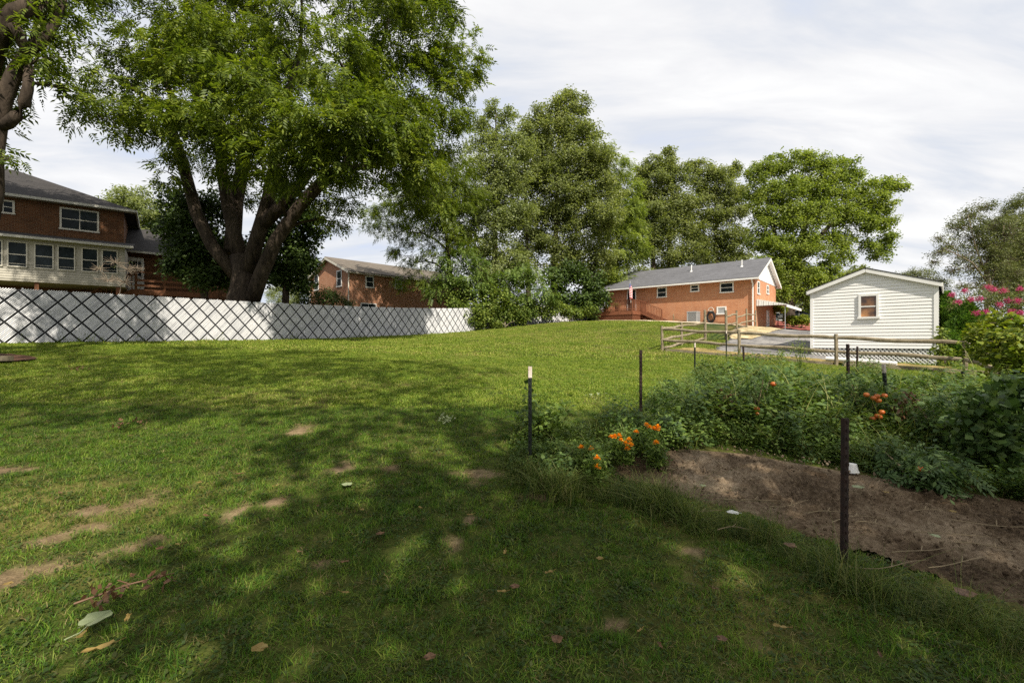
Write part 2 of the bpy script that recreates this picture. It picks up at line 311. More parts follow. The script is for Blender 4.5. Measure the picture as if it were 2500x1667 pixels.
# bare soil of the vegetable bed
x0, x1 = min(p[0] for p in dirt_poly), max(p[0] for p in dirt_poly); y0, y1 = min(p[1] for p in dirt_poly), max(p[1] for p in dirt_poly)
X, Y = np.meshgrid(np.arange(x0-.3, x1+.3, .022), np.arange(y0-.3, y1+.3, .022))
wob = (fbm(X*3, Y*3, 41)-.5)*.35; keep = pip(X+wob, Y+wob, dirt_poly)
c1_ = fbm(X*2.2, Y*3.4, 51); c2_ = fbm(X*8, Y*8, 52, 3); c3_ = fbm(X*19, Y*19, 53, 2)
dist = np.full(X.shape, 9.0)
for (ax, ay), (bx_, by_) in zip(dirt_poly, dirt_poly[1:]+dirt_poly[:1]):
    tt = np.clip(((X-ax)*(bx_-ax)+(Y-ay)*(by_-ay))/((bx_-ax)**2+(by_-ay)**2), 0, 1); dist = np.minimum(dist, np.hypot(X-ax-tt*(bx_-ax), Y-ay-tt*(by_-ay)))
kd_ = np.clip((dist-.12)/.35, 0, 1); kd_ = kd_*kd_*(3-2*kd_)
Z = G(X, Y)-.03+np.clip(dist/.14, 0, 1)*.045+kd_*(.0+(c1_-.5)*.04+np.clip(c2_-.5, 0, 1)*.15+np.clip(c3_-.5, 0, 1)*.13)
me, V = grid_mesh('garden_soil', X, Y, Z, keep)
t = NT('garden_soil'); pos = t.coord('Pos'); n1 = t.noise(pos, 1.6, 5); n2_ = t.noise(pos, 30, 6, .7)
f = t.math('ADD', t.math('MULTIPLY', n1, .55), t.math('MULTIPLY', n2_, .45))
M['soil'] = t.pbr(t.mix(t.ramp(t.noise(pos, .55, 3), [(.40, (0,0,0)), (.62, (1,1,1))]), t.ramp(f, [(.38, (.022,.014,.008)), (.5, (.085,.055,.031)), (.62, (.21,.148,.092))]), t.ramp(f, [(.38, (.066,.044,.026)), (.5, (.195,.142,.092)), (.62, (.35,.275,.19))])), .97, 0, n2_, 1, .03, .1)
tag(link_mesh('garden_soil', me, M['soil']), kind='structure')
def sheet(name, poly, dz, mat, step=.25, amp=.02, wob=.4):
    px, py = [p[0] for p in poly], [p[1] for p in poly]
    X, Y = np.meshgrid(np.arange(min(px)-.5, max(px)+.5, step), np.arange(min(py)-.5, max(py)+.5, step)); w_ = (fbm(X*.8, Y*.8, 61)-.5)*wob
    me, V = grid_mesh(name, X, Y, G(X, Y)+dz+fbm(X*2, Y*2, 62)*amp, pip(X+w_, Y+w_, poly)); return tag(link_mesh(name, me, mat), kind='structure')
def granular(name, cols, s1, s2, bd=.02):
    t = NT(name); pos = t.coord('Pos'); a = t.noise(pos, s1, 4); b = t.noise(pos, s2, 3, .7)
    return t.pbr(t.ramp(t.math('ADD', t.math('MULTIPLY', a, .5), t.math('MULTIPLY', b, .5)), cols), .95, 0, b, 1, bd, .1)
M['gravel'] = granular('grey_gravel', [(.37, (.06,.058,.06)), (.5, (.165,.158,.155)), (.64, (.32,.30,.28))], .7, 11)
M['strawbed'] = granular('pale_straw', [(.38, (.16,.13,.06)), (.5, (.38,.30,.17)), (.62, (.60,.50,.33))], 1.6, 9)
M['mulch'] = granular('red_mulch', [(.35, (.10,.03,.025)), (.5, (.24,.075,.06)), (.66, (.40,.17,.14))], 1, 7, .05)
M['chips'] = granular('tan_stone_edging', [(.35, (.35,.27,.18)), (.5, (.58,.48,.34)), (.66, (.75,.67,.52))], 1, 9)
M['drygrass'] = granular('dry_orange_grass', [(.38, (.07,.075,.02)), (.48, (.20,.15,.055)), (.58, (.33,.24,.10)), (.68, (.28,.26,.22))], 1.6, 12)
# ------------------------------------------------------------------ grass
def gn_scatter(name, V, rot, scl, dry, clumps, mat_slot=None):
    me = bpy.data.meshes.new(name); me.vertices.add(len(V)); me.vertices.foreach_set('co', np.ascontiguousarray(V, np.float32).ravel())
    for an, ty, d in (('rot', 'FLOAT_VECTOR', rot), ('scl', 'FLOAT', scl), ('dry', 'FLOAT', dry)):
        a = me.attributes.new(an, ty, 'POINT'); a.data.foreach_set('vector' if ty == 'FLOAT_VECTOR' else 'value', np.ascontiguousarray(d, np.float32).ravel())
    a = me.attributes.new('kind_index', 'INT', 'POINT'); a.data.foreach_set('value', np.random.default_rng(len(V)).integers(0, len(clumps), len(V)).astype(np.int32))
    o = bpy.data.objects.new(name, me); COL.objects.link(o)
    c = bpy.data.collections.new(name+'_source')
    for k in clumps: c.objects.link(k)
    ng = bpy.data.node_groups.new(name, 'GeometryNodeTree'); ng.interface.new_socket('Geometry', in_out='INPUT', socket_type='NodeSocketGeometry'); ng.interface.new_socket('Geometry', in_out='OUTPUT', socket_type='NodeSocketGeometry')
    N, L = ng.nodes, ng.links; gi = N.new('NodeGroupInput'); go = N.new('NodeGroupOutput'); ip = N.new('GeometryNodeInstanceOnPoints'); ci = N.new('GeometryNodeCollectionInfo')
    ci.inputs[0].default_value = c; ci.inputs['Separate Children'].default_value = True; ci.inputs['Reset Children'].default_value = True
    def attr(nm, ty):
        n = N.new('GeometryNodeInputNamedAttribute'); n.data_type = ty; n.inputs[0].default_value = nm; return n.outputs[0]
    L.new(gi.outputs[0], ip.inputs['Points']); L.new(ci.outputs[0], ip.inputs['Instance']); ip.inputs['Pick Instance'].default_value = True; L.new(attr('kind_index', 'INT'), ip.inputs['Instance Index'])
    e2r = N.new('FunctionNodeEulerToRotation'); L.new(attr('rot', 'FLOAT_VECTOR'), e2r.inputs[0]); L.new(e2r.outputs[0], ip.inputs['Rotation']); L.new(attr('scl', 'FLOAT'), ip.inputs['Scale']); L.new(ip.outputs[0], go.inputs[0])
    md = o.modifiers.new('scatter', 'NODES'); md.node_group = ng
    return o
def blade_mat(name, c1, c2, c3, dryc):
    t = NT(name); g = t.node('ShaderNodeNewGeometry'); oi = t.node('ShaderNodeObjectInfo').outputs['Random']; n = t.noise(g.outputs['Position'], 1.3, 3)
    f = t.math('ADD', t.math('ADD', t.math('MULTIPLY', g.outputs['Random Per Island'], .3), t.math('MULTIPLY', oi, .25)), t.math('MULTIPLY', n, .5))
    c = t.ramp(f, [(.25, c1), (.5, c2), (.8, c3)])
    d = t.node('ShaderNodeAttribute', _attribute_type='INSTANCER', _attribute_name='dry').outputs['Fac']
    d2 = t.math('MULTIPLY', t.math('ADD', d, t.math('MULTIPLY', t.math('SUBTRACT', g.outputs['Random Per Island'], .76), 1.2)), 1.0, True)
    c = t.mix(d2, c, dryc)
    b = t.node('ShaderNodeBsdfPrincipled', Roughness=.55, i0=c); b.inputs['Specular IOR Level'].default_value = .2
    tr = t.node('ShaderNodeBsdfTranslucent', Color=t.mix(1.0, c, (1.2, 1.25, .6), 'MULTIPLY')); m = t.node('ShaderNodeMixShader', i0=.35, i1=b.outputs[0], i2=tr.outputs[0]); t.l.new(m.outputs[0], t.out.inputs[0]); return t.m
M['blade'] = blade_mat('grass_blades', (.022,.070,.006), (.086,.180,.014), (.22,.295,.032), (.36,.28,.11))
M['thatch'] = blade_mat('dead_grass_blades', (.10,.085,.03), (.20,.16,.06), (.32,.26,.12), (.34,.26,.13))
M['tall'] = blade_mat('long_grass_blades', (.020,.042,.009), (.050,.086,.015), (.12,.155,.030), (.34,.28,.13))
M['cloverm'] = blade_mat('lawn_weed_leaves', (.022,.045,.010), (.045,.080,.016), (.085,.12,.03), (.12,.08,.04))
M['weedblade'] = blade_mat('weed_grass_blades', (.035,.065,.010), (.095,.140,.022), (.20,.235,.05), (.36,.30,.14))
def blades(n, rad, h0, h1, wd, bend, mat, name, seed, seg=3):
    r = np.random.default_rng(seed); V = []; Fq = []
    for _ in range(n):
        a = r.random()*6.28; rr = rad*math.sqrt(r.random()); bx, by = rr*math.cos(a), rr*math.sin(a); h = r.uniform(h0, h1); d = r.random()*6.28; b = h*r.uniform(.2, 1)*bend; fc = d+1.57+r.uniform(-.6, .6)
        wx, wy = math.cos(fc)*wd/2, math.sin(fc)*wd/2; i = len(V)
        for s in range(seg+1):
            q = s/seg; px, py, pz = bx+math.cos(d)*b*q*q, by+math.sin(d)*b*q*q, h*q*(1-.28*q*min(1.6, bend))-.006; k = (1-q**2.2)*.93+.07
            V += [(px-wx*k, py-wy*k, pz), (px+wx*k, py+wy*k, pz)]
        for s in range(seg): Fq.append((i+2*s, i+2*s+1, i+2*s+3, i+2*s+2))
    me = np_mesh(name, np.array(V), np.array(Fq), True); me.materials.append(mat); return bpy.data.objects.new(name, me)
def leafy(n, rad, hh, ll, mat, name, seed, stems=1):
    r = np.random.default_rng(seed); V = []; Fq = []
    for _ in range(n):
        a = r.random()*6.28; rr = rad*math.sqrt(r.random()); c = np.array((rr*math.cos(a), rr*math.sin(a), hh*r.random()**.7*(1-.5*rr/rad))); d = r.random()*6.28; tilt = r.uniform(-.5, .75); L = ll*r.uniform(.6, 1.3)
        ax = np.array((math.cos(d)*math.cos(tilt), math.sin(d)*math.cos(tilt), math.sin(tilt)-.15)); sd_ = np.array((-math.sin(d), math.cos(d), r.uniform(-.4, .4))); i = len(V)
        V += [c, c+ax*L*.45+sd_*L*.30+(0,0,L*.06), c+ax*L, c+ax*L*.45-sd_*L*.30+(0,0,L*.06)]; Fq.append((i, i+1, i+2, i+3))
    me = np_mesh(name, np.array(V), np.array(Fq)); me.materials.append(mat); return bpy.data.objects.new(name, me)
FA = np.array((-16.3, 14.5)); FD = np.array((.543, .84)); FD /= np.linalg.norm(FD)
weed_poly = [tuple(hit(u, v)) for u, v in ((510,468),(545,487),(600,473),(640,450),(740,450),(827,466),(914,481),(1024,499),(1180,535),(1180,402),(1024,392),(960,398),(900,386),(840,382),(760,379),(700,381),(672,396),(640,420),(590,430),(548,428),(522,440))]
drive_poly = [(8.0,18.0),(9.0,20.5),(11.6,24.6),(14.6,30),(18.2,34.6),(22,39),(30,42),(32,34),(24,24),(17,19.2),(13.3,16.3),(10.9,15.7)]
def lawn_ok(x, y):
    ok = ((x-FA[0])*FD[1]-(y-FA[1])*FD[0]) > .02
    return ok & ~pip(x, y, drive_poly) & ~(((x-13)*.63-(y-16)*.776 < -.2) & (x > 12) & (y > 18)) & (np.hypot(x, y) < 42)
def turf(name, ya, yb, dens, clumps, sc0, sc1, seed, xl=60):
    r = np.random.default_rng(seed); n = int(dens*1.16*(yb*yb-ya*ya)+dens*(yb-ya)*.8); y = np.sqrt(r.random(n)*(yb*yb-ya*ya)+ya*ya); x = (r.random(n)*2-1)*(1.16*y+.4)
    b = bare_at(x, y); wob = (fbm(x*3, y*3, 41)-.5)*.3
    keep = lawn_ok(x, y) & (r.random(n) > b*.84) & ~pip(x+wob, y+wob, dirt_poly)
    x, y, b = x[keep], y[keep], b[keep]; n = len(x); rot = np.stack([r.normal(0, .1, n), r.normal(0, .1, n), r.random(n)*6.28], -1)
    d = np.clip(dry_at(x, y)*.42+b*.75, 0, 1); thick = fbm(x*4.5, y*4.5, 77)
    o = gn_scatter(name, np.stack([x, y, G(x, y)-.004+(fbm(x*1.3, y*1.3, 3)-.5)*.05], -1), rot, r.uniform(sc0, sc1, n)*(.72+.6*thick)*(1-b*.4), d, clumps); tag(o, kind='stuff')
gc = [leafy(18, .085, .045, .030, M['cloverm'], 'lawn_weed', 15), blades(14, .09, .015, .05, .005, 1.8, M['thatch'], 'turf_tuft', 16), blades(22, .075, .028, .075, .0048, 1.1, M['blade'], 'turf_tuft', 1), blades(26, .085, .02, .06, .0052, 1.5, M['blade'], 'turf_tuft', 2), blades(18, .065, .04, .105, .0046, .8, M['blade'], 'turf_tuft', 3), blades(24, .08, .025, .065, .005, 1.3, M['blade'], 'turf_tuft', 4), leafy(14, .07, .03, .022, M['cloverm'], 'lawn_weed', 5)]
turf('grass', 1.7, 7, 640, gc, .52, .92, 101)
M['blade_far'] = blade_mat('sun_tinted_grass_blades', (.066,.128,.010), (.165,.245,.022), (.32,.355,.055), (.44,.36,.15))  # lighter copy of the blades, sunlight on the far lawn put into the colour
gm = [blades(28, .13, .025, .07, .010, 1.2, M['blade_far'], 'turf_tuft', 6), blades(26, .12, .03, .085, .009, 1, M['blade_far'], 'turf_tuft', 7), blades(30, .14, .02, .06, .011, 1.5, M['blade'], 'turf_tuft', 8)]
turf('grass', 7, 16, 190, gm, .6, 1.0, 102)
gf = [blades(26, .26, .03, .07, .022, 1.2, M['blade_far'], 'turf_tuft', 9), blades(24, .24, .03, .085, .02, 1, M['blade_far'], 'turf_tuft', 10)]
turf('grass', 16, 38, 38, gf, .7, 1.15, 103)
# long grass along the edge of the soil
edge = np.array([hit(u, v) for u, v in ((512,468),(545,489),(590,497),(632,500),(690,523),(740,540),(800,564),(860,590),(930,612),(1024,645),(1100,680))])
def along(pts, n, sd_, r):
    L = np.r_[0, np.cumsum(np.hypot(*np.diff(pts, axis=0).T))]; q = r.random(n)*L[-1]; return np.interp(q, L, pts[:,0])+r.normal(0, sd_, n), np.interp(q, L, pts[:,1])+r.normal(0, sd_, n)
r = np.random.default_rng(5); x, y = along(edge, 1500, .11, r); hv = fbm(x*2.6, y*2.6, 81, 3)+.06; k = (hv > .38); x, y, hv = x[k], y[k], hv[k]; n = len(x)
tl = [blades(14, .05, .10, .28, .006, .8, M['tall'], 'long_tuft', 11, 4), blades(16, .07, .06, .2, .006, 1.4, M['tall'], 'long_tuft', 12, 4), blades(9, .04, .18, .42, .005, .6, M['tall'], 'long_tuft', 13, 5), blades(10, .06, .15, .5, .004, 1.7, M['weedblade'], 'long_tuft', 14, 6)]
tag(gn_scatter('long_grass', np.stack([x, y, G(x, y)], -1), np.stack([r.normal(0, .12, n), r.normal(0, .12, n), r.random(n)*6.28], -1), r.uniform(.35, 1.0, n)*(.48+2.0*np.clip(hv-.42, 0, 1)), np.clip(r.normal(.08, .15, n), 0, 1), tl), kind='stuff')
# tangled weeds of the vegetable bed
r = np.random.default_rng(9); px, py = np.array(weed_poly).T; n = 26000; x = r.uniform(px.min(), min(px.max(), 16), n); y = r.uniform(py.min(), py.max(), n)
wob = (fbm(x*1.7, y*1.7, 91)-.5)*.5; k = pip(x+wob, y+wob, weed_poly) & (r.random(n) < np.clip(9.0/np.maximum(y, 1), .35, 1)); x, y = x[k], y[k]; n = len(x)
lump = fbm(x*1.5, y*1.5, 95, 3)-np.clip((y-7.5)/30, 0, .12); edgef = np.clip((y-4.3)/1.6, .5, 1); sc = 1.22*(.5+2.0*np.clip(lump-.25, 0, 1))*edgef*r.uniform(.6, 1.25, n)
wd_ = [leafy(60, .13, .36, .048, M['lf_weed'], 'weed_clump', 21), leafy(40, .16, .26, .062, M['lf_tomato'], 'weed_clump', 22), leafy(80, .12, .46, .030, M['lf_weed'], 'weed_clump', 23), leafy(64, .14, .40, .05, M['lf_tomato'], 'weed_clump', 28), leafy(70, .13, .34, .042, M['lf_weed'], 'weed_clump', 29), leafy(44, .15, .30, .058, M['lf_weed'], 'weed_clump', 30), blades(8, .07, .3, .6, .006, .8, M['weedblade'], 'weed_clump', 27, 5), blades(26, .11, .12, .40, .006, 1.4, M['weedblade'], 'weed_clump', 24, 4)]
tag(gn_scatter('weeds', np.stack([x, y, G(x, y)], -1), np.stack([r.normal(0, .2, n), r.normal(0, .2, n), r.random(n)*6.28], -1), sc, np.clip(r.normal(.05, .12, n), 0, 1), wd_), kind='stuff')
# far beds and yards
sheet('gravel_drive', drive_poly, .02, M['gravel'])
sheet('dry_grass_strip', [(6.6,19.3),(8.4,17.4),(10.7,15.4),(12.9,13.5),(14.6,15.0),(12.6,16.4),(10.8,17.0),(9.2,18.8),(8.2,20.6)], .05, M['drygrass'], .15, .05)
sheet('straw_patch', [(11.8,24.6),(14.6,29.4),(17.8,33.6),(19.6,34.0),(18.6,31),(15.6,27.5),(13.0,24.4)], .02, M['strawbed'], .1, .09, 1.6)
sheet('mulch_bank', [(20.2,35.6),(23.6,36.2),(26.4,36.0),(29.5,40),(29,46),(24,45),(22.6,41)], .05, M['mulch'], .25, .12)
sheet('stone_edging', [(3.5,38.4),(6.8,38.9),(9.3,36.9),(13.2,34.6),(16.6,32.9),(18.9,33.2),(18.4,34.4),(13,38.6),(8,42.5),(3.5,40)], .03, M['chips'], .15, .04)
# ------------------------------------------------------------------ buildings
def mat_of(o): return Matrix.Translation(o.location)@Matrix.Rotation(o.rotation_euler[2], 4, 'Z')
def lh(o, u, v, ax, val):                              # a photograph point on the local plane ax = val of a building
    Mi = mat_of(o).inverted(); c = Mi@Vector((0,0,CAMZ)); d = Mi.to_3x3()@Vector(((u-CU)/F, 1, (CV-v)/F)); t_ = (val-c[ax])/d[ax]; return c+d*t_
def fb(mb, face, pos, out, a0, a1, z0, z1, d0, d1, m=0):
    e0, e1 = sorted((pos+out*d0, pos+out*d1)); a0, a1 = sorted((a0, a1))
    mb.box((a0,e0,z0), (a1,e1,z1), m) if face == 'y' else mb.box((e0,a0,z0), (e1,a1,z1), m)
def window(par, face, pos, out, a0, a1, z0, z1, fr=.06, mat='white', bars=1, cols=0, pane='glass', name='window', sill=True):
    a0, a1 = sorted((a0, a1)); z0, z1 = sorted((z0, z1)); f = MB(); q = lambda *a: fb(f, face, pos, out, *a)
    q(a0, a0+fr, z0+fr, z1-fr, -.04, .05); q(a1-fr, a1, z0+fr, z1-fr, -.04, .05); q(a0, a1, z1-fr, z1, -.04, .05); q(a0-(.03 if sill else 0), a1+(.03 if sill else 0), z0, z0+fr, -.04, .08)
    for i in range(bars): zc = z0+(z1-z0)*(i+1)/(bars+1); q(a0+fr, a1-fr, zc-.022, zc+.022, 0, .035)
    for i in range(cols): ac = a0+(a1-a0)*(i+1)/(cols+1); q(ac-.018, ac+.018, z0+fr, z1-fr, .0, .03)
    o = f.build(name, M[mat], par); p = MB(); fb(p, face, pos, out, a0+fr, a1-fr, z0+fr, z1-fr, .004, .018); p.build('pane', M[pane], o); return o
def simple(par, name, mat, *boxes):
    b = MB(); [b.box(*x) for x in boxes]; return b.build(name, M[mat], par)
# ---- ranch house with the red deck
RA = ang((.76, -.65)); RB = 2.35
rh = thing('ranch_house', 'orange brick ranch house with grey shingle roof beside the red deck', 'house', (18.7, 35, RB), RA)
ez = CAMZ+4.86-RB; rz = ez+2.03; Lr, Dr = -12.6, 7.6; mid = Dr/2
b = MB(); b.box((Lr,0,-1.2), (0,Dr,ez+.02)); b.build('wall', M['brickR'], rh)
b = MB(); b.prism([(0,ez+.02),(Dr,ez+.02),(mid,rz-.10)], 'x', -.16, .012); gs = b
for i in range(11):
    z = ez+.04+i*.17; k = (z-ez)/(rz-ez-.1); y0, y1 = mid*k+.06, Dr-mid*k-.06
    if y1 > y0: gs.face([(.035,y0,z),(.035,y1,z),(.014,y1-.1,z+.165),(.014,y0+.1,z+.165)]); gs.face([(.035,y0,z),(.012,y0,z-.001),(.012,y1,z-.001),(.035,y1,z)])
gs.build('gable_siding', M['siding'], rh)
ov = .55; sl = (rz-ez)/(mid+ov-.02)
def roof_pitch(par, x0, x1, ye, yr, ze, zr, th, mat, name='roof'):
    m = MB()
    for (ya, yb) in ((ye, yr), (2*yr-ye, yr)): m.face([(x0,ya,ze),(x1,ya,ze),(x1,yb,zr),(x0,yb,zr)]); m.face([(x0,ya,ze-th),(x1,ya,ze-th),(x1,yb,zr-th),(x0,yb,zr-th)]); m.face([(x0,ya,ze-th),(x1,ya,ze-th),(x1,ya,ze),(x0,ya,ze)])
    for x in (x0, x1):
        for (ya, yb) in ((ye, yr), (2*yr-ye, yr)): m.face([(x,ya,ze-th),(x,ya,ze),(x,yb,zr),(x,yb,zr-th)])
    return m.build(name, M[mat], par)
rf = roof_pitch(rh, Lr-.35, .36, -ov, mid, ez+.06, rz+.06, .07, 'shR')
f = MB(); f.box((Lr-.33,-ov-.02,ez-.12), (.34,-ov+.03,ez+.005)); f.box((Lr-.33,-ov+.032,ez-.045), (.34,-.002,ez-.015)); f.box((Lr-.33,Dr+ov-.03,ez-.12), (.34,Dr+ov+.02,ez+.005))
f.build('eave_board', M['white'], rh)
rk = MB()
for s in (1, -1):
    a, c = (.34, mid-s*(mid+ov-.03), ez-.08), (.34, mid, rz-.10); rk.beam(a, c, .05, .20); rk.beam((.18, a[1], ez-.075), (.18, mid, rz-.095), .28, .02)
rk.build('rake_board', M['white'], rh)
for (u, v0, v1) in ((691.3,253.5,264.5),(741.8,241.8,254)):      # plumbing vents on the roof
    p = lh(rh, u, v1+.5, 1, 2.2); zr_ = ez+.06+(2.2+ov)*(rz-ez)/(mid+ov); b = MB(); b.tube([(p.x,2.2,zr_-.05),(p.x,2.2,zr_+.55)], .05, 8); b.tube([(p.x,2.2,zr_-.06),(p.x,2.2,zr_+.06)], [.16,.06], 8); b.build('vent_pipe', M['white'], rh)
for c in ((800,895,470,575),(1120,1205,440,520),(1402,1535,422,530)):
    U = [(1400+c[0]/3.92)/2.4414, (1400+c[1]/3.92)/2.4414]; Vv = [(580+c[2]/3.92)/2.4414, (580+c[3]/3.92)/2.4414]
    a, d = lh(rh, U[0], Vv[1], 1, 0), lh(rh, U[1], Vv[0], 1, 0); window(rh, 'y', 0, -1, a.x, d.x, a.z, min(ez-.12, d.z+.02), .09)
a, d = lh(rh, 707.5+4, 313.2, 1, 0), lh(rh, 726.5, 306.5, 1, 0); a.x = lh(rh, 716.8, 313, 1, 0).x; window(rh, 'y', 0, -1, a.x, d.x, a.z-.1, d.z+.05, .10, bars=0, pane='steel', name='basement_window')
a, d = lh(rh, 627.2, 312, 1, 0), lh(rh, 636.2, 290, 1, 0); window(rh, 'y', 0, -1, a.x, d.x, 1.25, ez-.14, .07, bars=0, name='patio_door', sill=False)
for (ua, ub) in ((757,759.2),(766.4,768.8)): a, d = lh(rh, ua, 293, 0, 0), lh(rh, ub, 281, 0, 0); window(rh, 'x', 0, 1, a.y, a.y+.75, a.z-.05, ez-.15, .08)
b = MB(); b.tube([(-.14,-.5,ez-.1),(-.14,-.12,ez-.45),(-.14,-.10,-.6)], .055, 8); b.build('downspout', M['white'], rh)
b = MB(); b.tube([(.06,4.3,-.6),(.06,4.3,2.0)], .03); b.build('conduit', M['steel'], rh)
# basement door and its awning on the gable side
a = lh(rh, 766.8, 329, 0, 0); d = lh(rh, 771, 313, 0, 0); y0 = a.y-.25
b = MB(); b.box((-.03,y0,-.4), (.05,y0+.95,1.85)); o = b.build('basement_door', M['white'], rh); b = MB(); b.ball((.1,y0+.12,.7), .035); b.build('handle', M['steel'], o)
aw = thing('metal_awning', 'white ribbed metal awning over the basement door of the brick ranch house', 'awning', mat_of(rh)@Vector((0.03,.3,0)), RA)
zt = lh(rh, 754.5, 297, 0, 0).z; b = MB(); n = 22; yl = 6.4
for i in range(n):
    ya, yb = yl*i/n, yl*(i+1)/n; zo = .03*(i % 2); b.face([(0,ya,zt+zo-.12),(2.0,ya,zt+zo-.62),(2.0,yb,zt+zo-.62),(0,yb,zt+zo-.12)]); b.face([(0,yb,zt-.12),(2.0,yb,zt-.62),(2.0,yb,zt-.59),(0,yb,zt-.09)])
b.build('roof_panel', M['white'], aw)
b = MB()
for i in range(12): x = 2.0*i/12; b.box((x+.008,-.02-.02*(i % 2),zt-.62-.0), (x+2.0/12-.008,.0-.02*(i % 2),zt-.09-.24*(x+.1)))
b.box((2.02,-.02,zt-.80), (2.06,yl,zt-.60)); b.build('valance', M['white'], aw)
for yy in (.15, yl-.15): b = MB(); b.tube([(1.9,yy,zt-.62),(1.9,yy,-.3)], .025); b.build('post', M['steel'], aw)
# air conditioner, hose reel, tap
def on_front(u, v, out): return mat_of(rh)@lh(rh, u, v, 1, -out)
p = on_front(693.5, 321.5, .7); ac = thing('air_conditioner', 'grey louvered air conditioner unit against the orange brick wall', 'air conditioner', (p.x, p.y, g1(p.x, p.y)), RA)
b = MB(); b.box((-.42,-.42,.0), (.42,.42,.08)); b.build('pad', M['cream'], ac); b = MB(); b.box((-.36,-.36,.08), (.36,.36,.80)); b.build('core', M['dark'], ac)
b = MB(); [b.box((x0,y0,.08), (x0+.06,y0+.06,.86)) for x0 in (-.4,.34) for y0 in (-.4,.34)]; b.box((-.41,-.41,.82), (.41,.41,.90))
for i in range(12): xx = -.33+i*.057; b.box((xx,-.395,.1), (xx+.024,-.365,.82)); b.box((-.395,xx,.1), (-.365,xx+.024,.82)); b.box((.365,xx,.1), (.395,xx+.024,.82))
b.build('louvered_case', M['steel'], ac)
p = on_front(711, 316, .12); hr = thing('hose_reel', 'coiled dark garden hose hanging on the orange brick wall', 'hose reel', p, RA); b = MB()
for i in range(9):
    R_ = .42-.018*i; b.tube([(R_*math.cos(q)*.8+.02*math.sin(i*2.1), -.03*(i % 3), R_*math.sin(q)*1.15+.03*math.cos(i*1.7)-.05) for q in np.linspace(0, 6.28, 22)], .02, 5, cap=False)
b.build('hose_coil', M['black'], hr); b = MB(); b.tube([(.2*math.cos(q), -.02, .52+.2*math.sin(q)) for q in np.linspace(-.3, 3.4, 12)], .03); b.box((-.1,-.02,.34), (.1,.10,.48)); b.build('bracket', M['offwhite'], hr)
p = on_front(673.5, 318, .3); p.z = g1(p.x, p.y); tp = thing('garden_tap', 'standpipe tap with a hose against the orange brick wall', 'tap', p, RA)
b = MB(); b.tube([(0,0,0),(0,0,.62)], .04); b.tube([(0,0,.58),(.05,-.16,.6),(.05,-.2,.5)], .035); b.build('standpipe', M['straw'], tp); b = MB(); b.tube([(.05,-.2,.5),(.2,-.2,.2),(.6,-.2,.05),(1.0,-.15,.04)], .022); b.build('hose', M['straw'], tp)
# ---- red deck
dkp = mat_of(rh)@Vector((-12.5,0,0)); gz = g1(10, 38.6)-RB; dk = thing('red_deck', 'red stained wooden deck with lattice skirt and steps along the brick house', 'deck', (dkp.x, dkp.y, RB), RA)
W = 3.75; D = 2.8; fl = lh(rh, 632.5, 309.6, 1, -D).z; rt = lh(rh, 632.5, 298.9, 1, -D).z; z0 = gz-.4
b = MB(); [b.box((0,-D+i*.14,fl-.035), (W,-D+i*.14+.132,fl)) for i in range(20)]; b.build('deck_floor', M['redwood'], dk)
b = MB(); b.box((-.03,-D-.05,fl-.36), (W+.03,-D-.002,fl-.04)); b.box((W+.002,-D,fl-.36), (W+.05,-.03,fl-.04)); b.box((-.05,-D,fl-.36), (-.002,-.03,fl-.04)); b.build('fascia_board', M['redwood'], dk)
lt = MB()
for face, L0, L1 in (('f', 0, W), ('s', -D, 0)):
    hh = fl-.36-z0
    for s in (1, -1):
        q = L0-hh
        while q < L1+hh:
            a0, a1 = (q, q+hh) if s > 0 else (q+hh, q); 
            k0 = max(0, (L0-min(a0,a1))/hh); k1 = min(1, (L1-min(a0,a1))/hh)
            if k1 > k0+.05:
                A = (min(a0,a1)+k0*hh, z0+hh*(k0 if s > 0 else 1-k0)); B = (min(a0,a1)+k1*hh, z0+hh*(k1 if s > 0 else 1-k1)); off = .008*s
                if face == 'f': lt.beam((A[0],-D+.01+off,A[1]), (B[0],-D+.01+off,B[1]), .008, .036, up=(0,0,1))
                else: lt.beam((W-.02+off,A[0],A[1]), (W-.02+off,B[0],B[1]), .008, .036)
            q += .14
lt.build('lattice_skirt', M['redwood'], dk)
b = MB(); b.box((.08,-D+.12,z0), (W-.1,-D+.16,fl-.37)); b.build('dark_shade_panel', M['dark'], dk)  # near black board stands in for the shade behind the lattice
b = MB(); b.box((-.06,-D-.08,rt-.035), (W+.06,-D+.06,rt)); b.box((W-.08,-D+.062,rt-.035), (W+.06,-.05,rt)); b.box((-.06,-D+.062,rt-.035), (.08,-.05,rt)); b.box((0,-D-.03,fl+.06), (W,-D+.01,fl+.14)); b.box((W-.01,-D,fl+.06), (W+.03,-.05,fl+.14)); b.build('handrail', M['redwood'], dk)
for x in np.linspace(.0, W-.09, 4): b = MB(); b.box((x,-D-.06,fl-.3), (x+.09,-D+.03,rt-.037)); b.build('post', M['redwood'], dk)
b = MB()
for i in range(27): x = .1+i*(W-.2)/27; b.box((x,-D-.045,fl+.0), (x+.04,-D-.012,rt-.04))
for i in range(20): y = -D+.1+i*(D-.2)/20; b.box((W+.012,y,fl), (W+.045,y+.04,rt-.04))
b.build('balusters', M['redwood'], dk)
st = MB(); ns = 7; sx = W+.06; rise = (fl-gz)/ns
for i in range(ns): st.box((sx+i*.27,-1.35,fl-(i+1)*rise-.04), (sx+i*.27+.30,-.12,fl-(i+1)*rise))
for y in (-1.38,-.12): st.beam((sx,y,fl-.12), (sx+ns*.27,y,gz-.05), .04, .24)
st.build('steps', M['redwood'], dk)
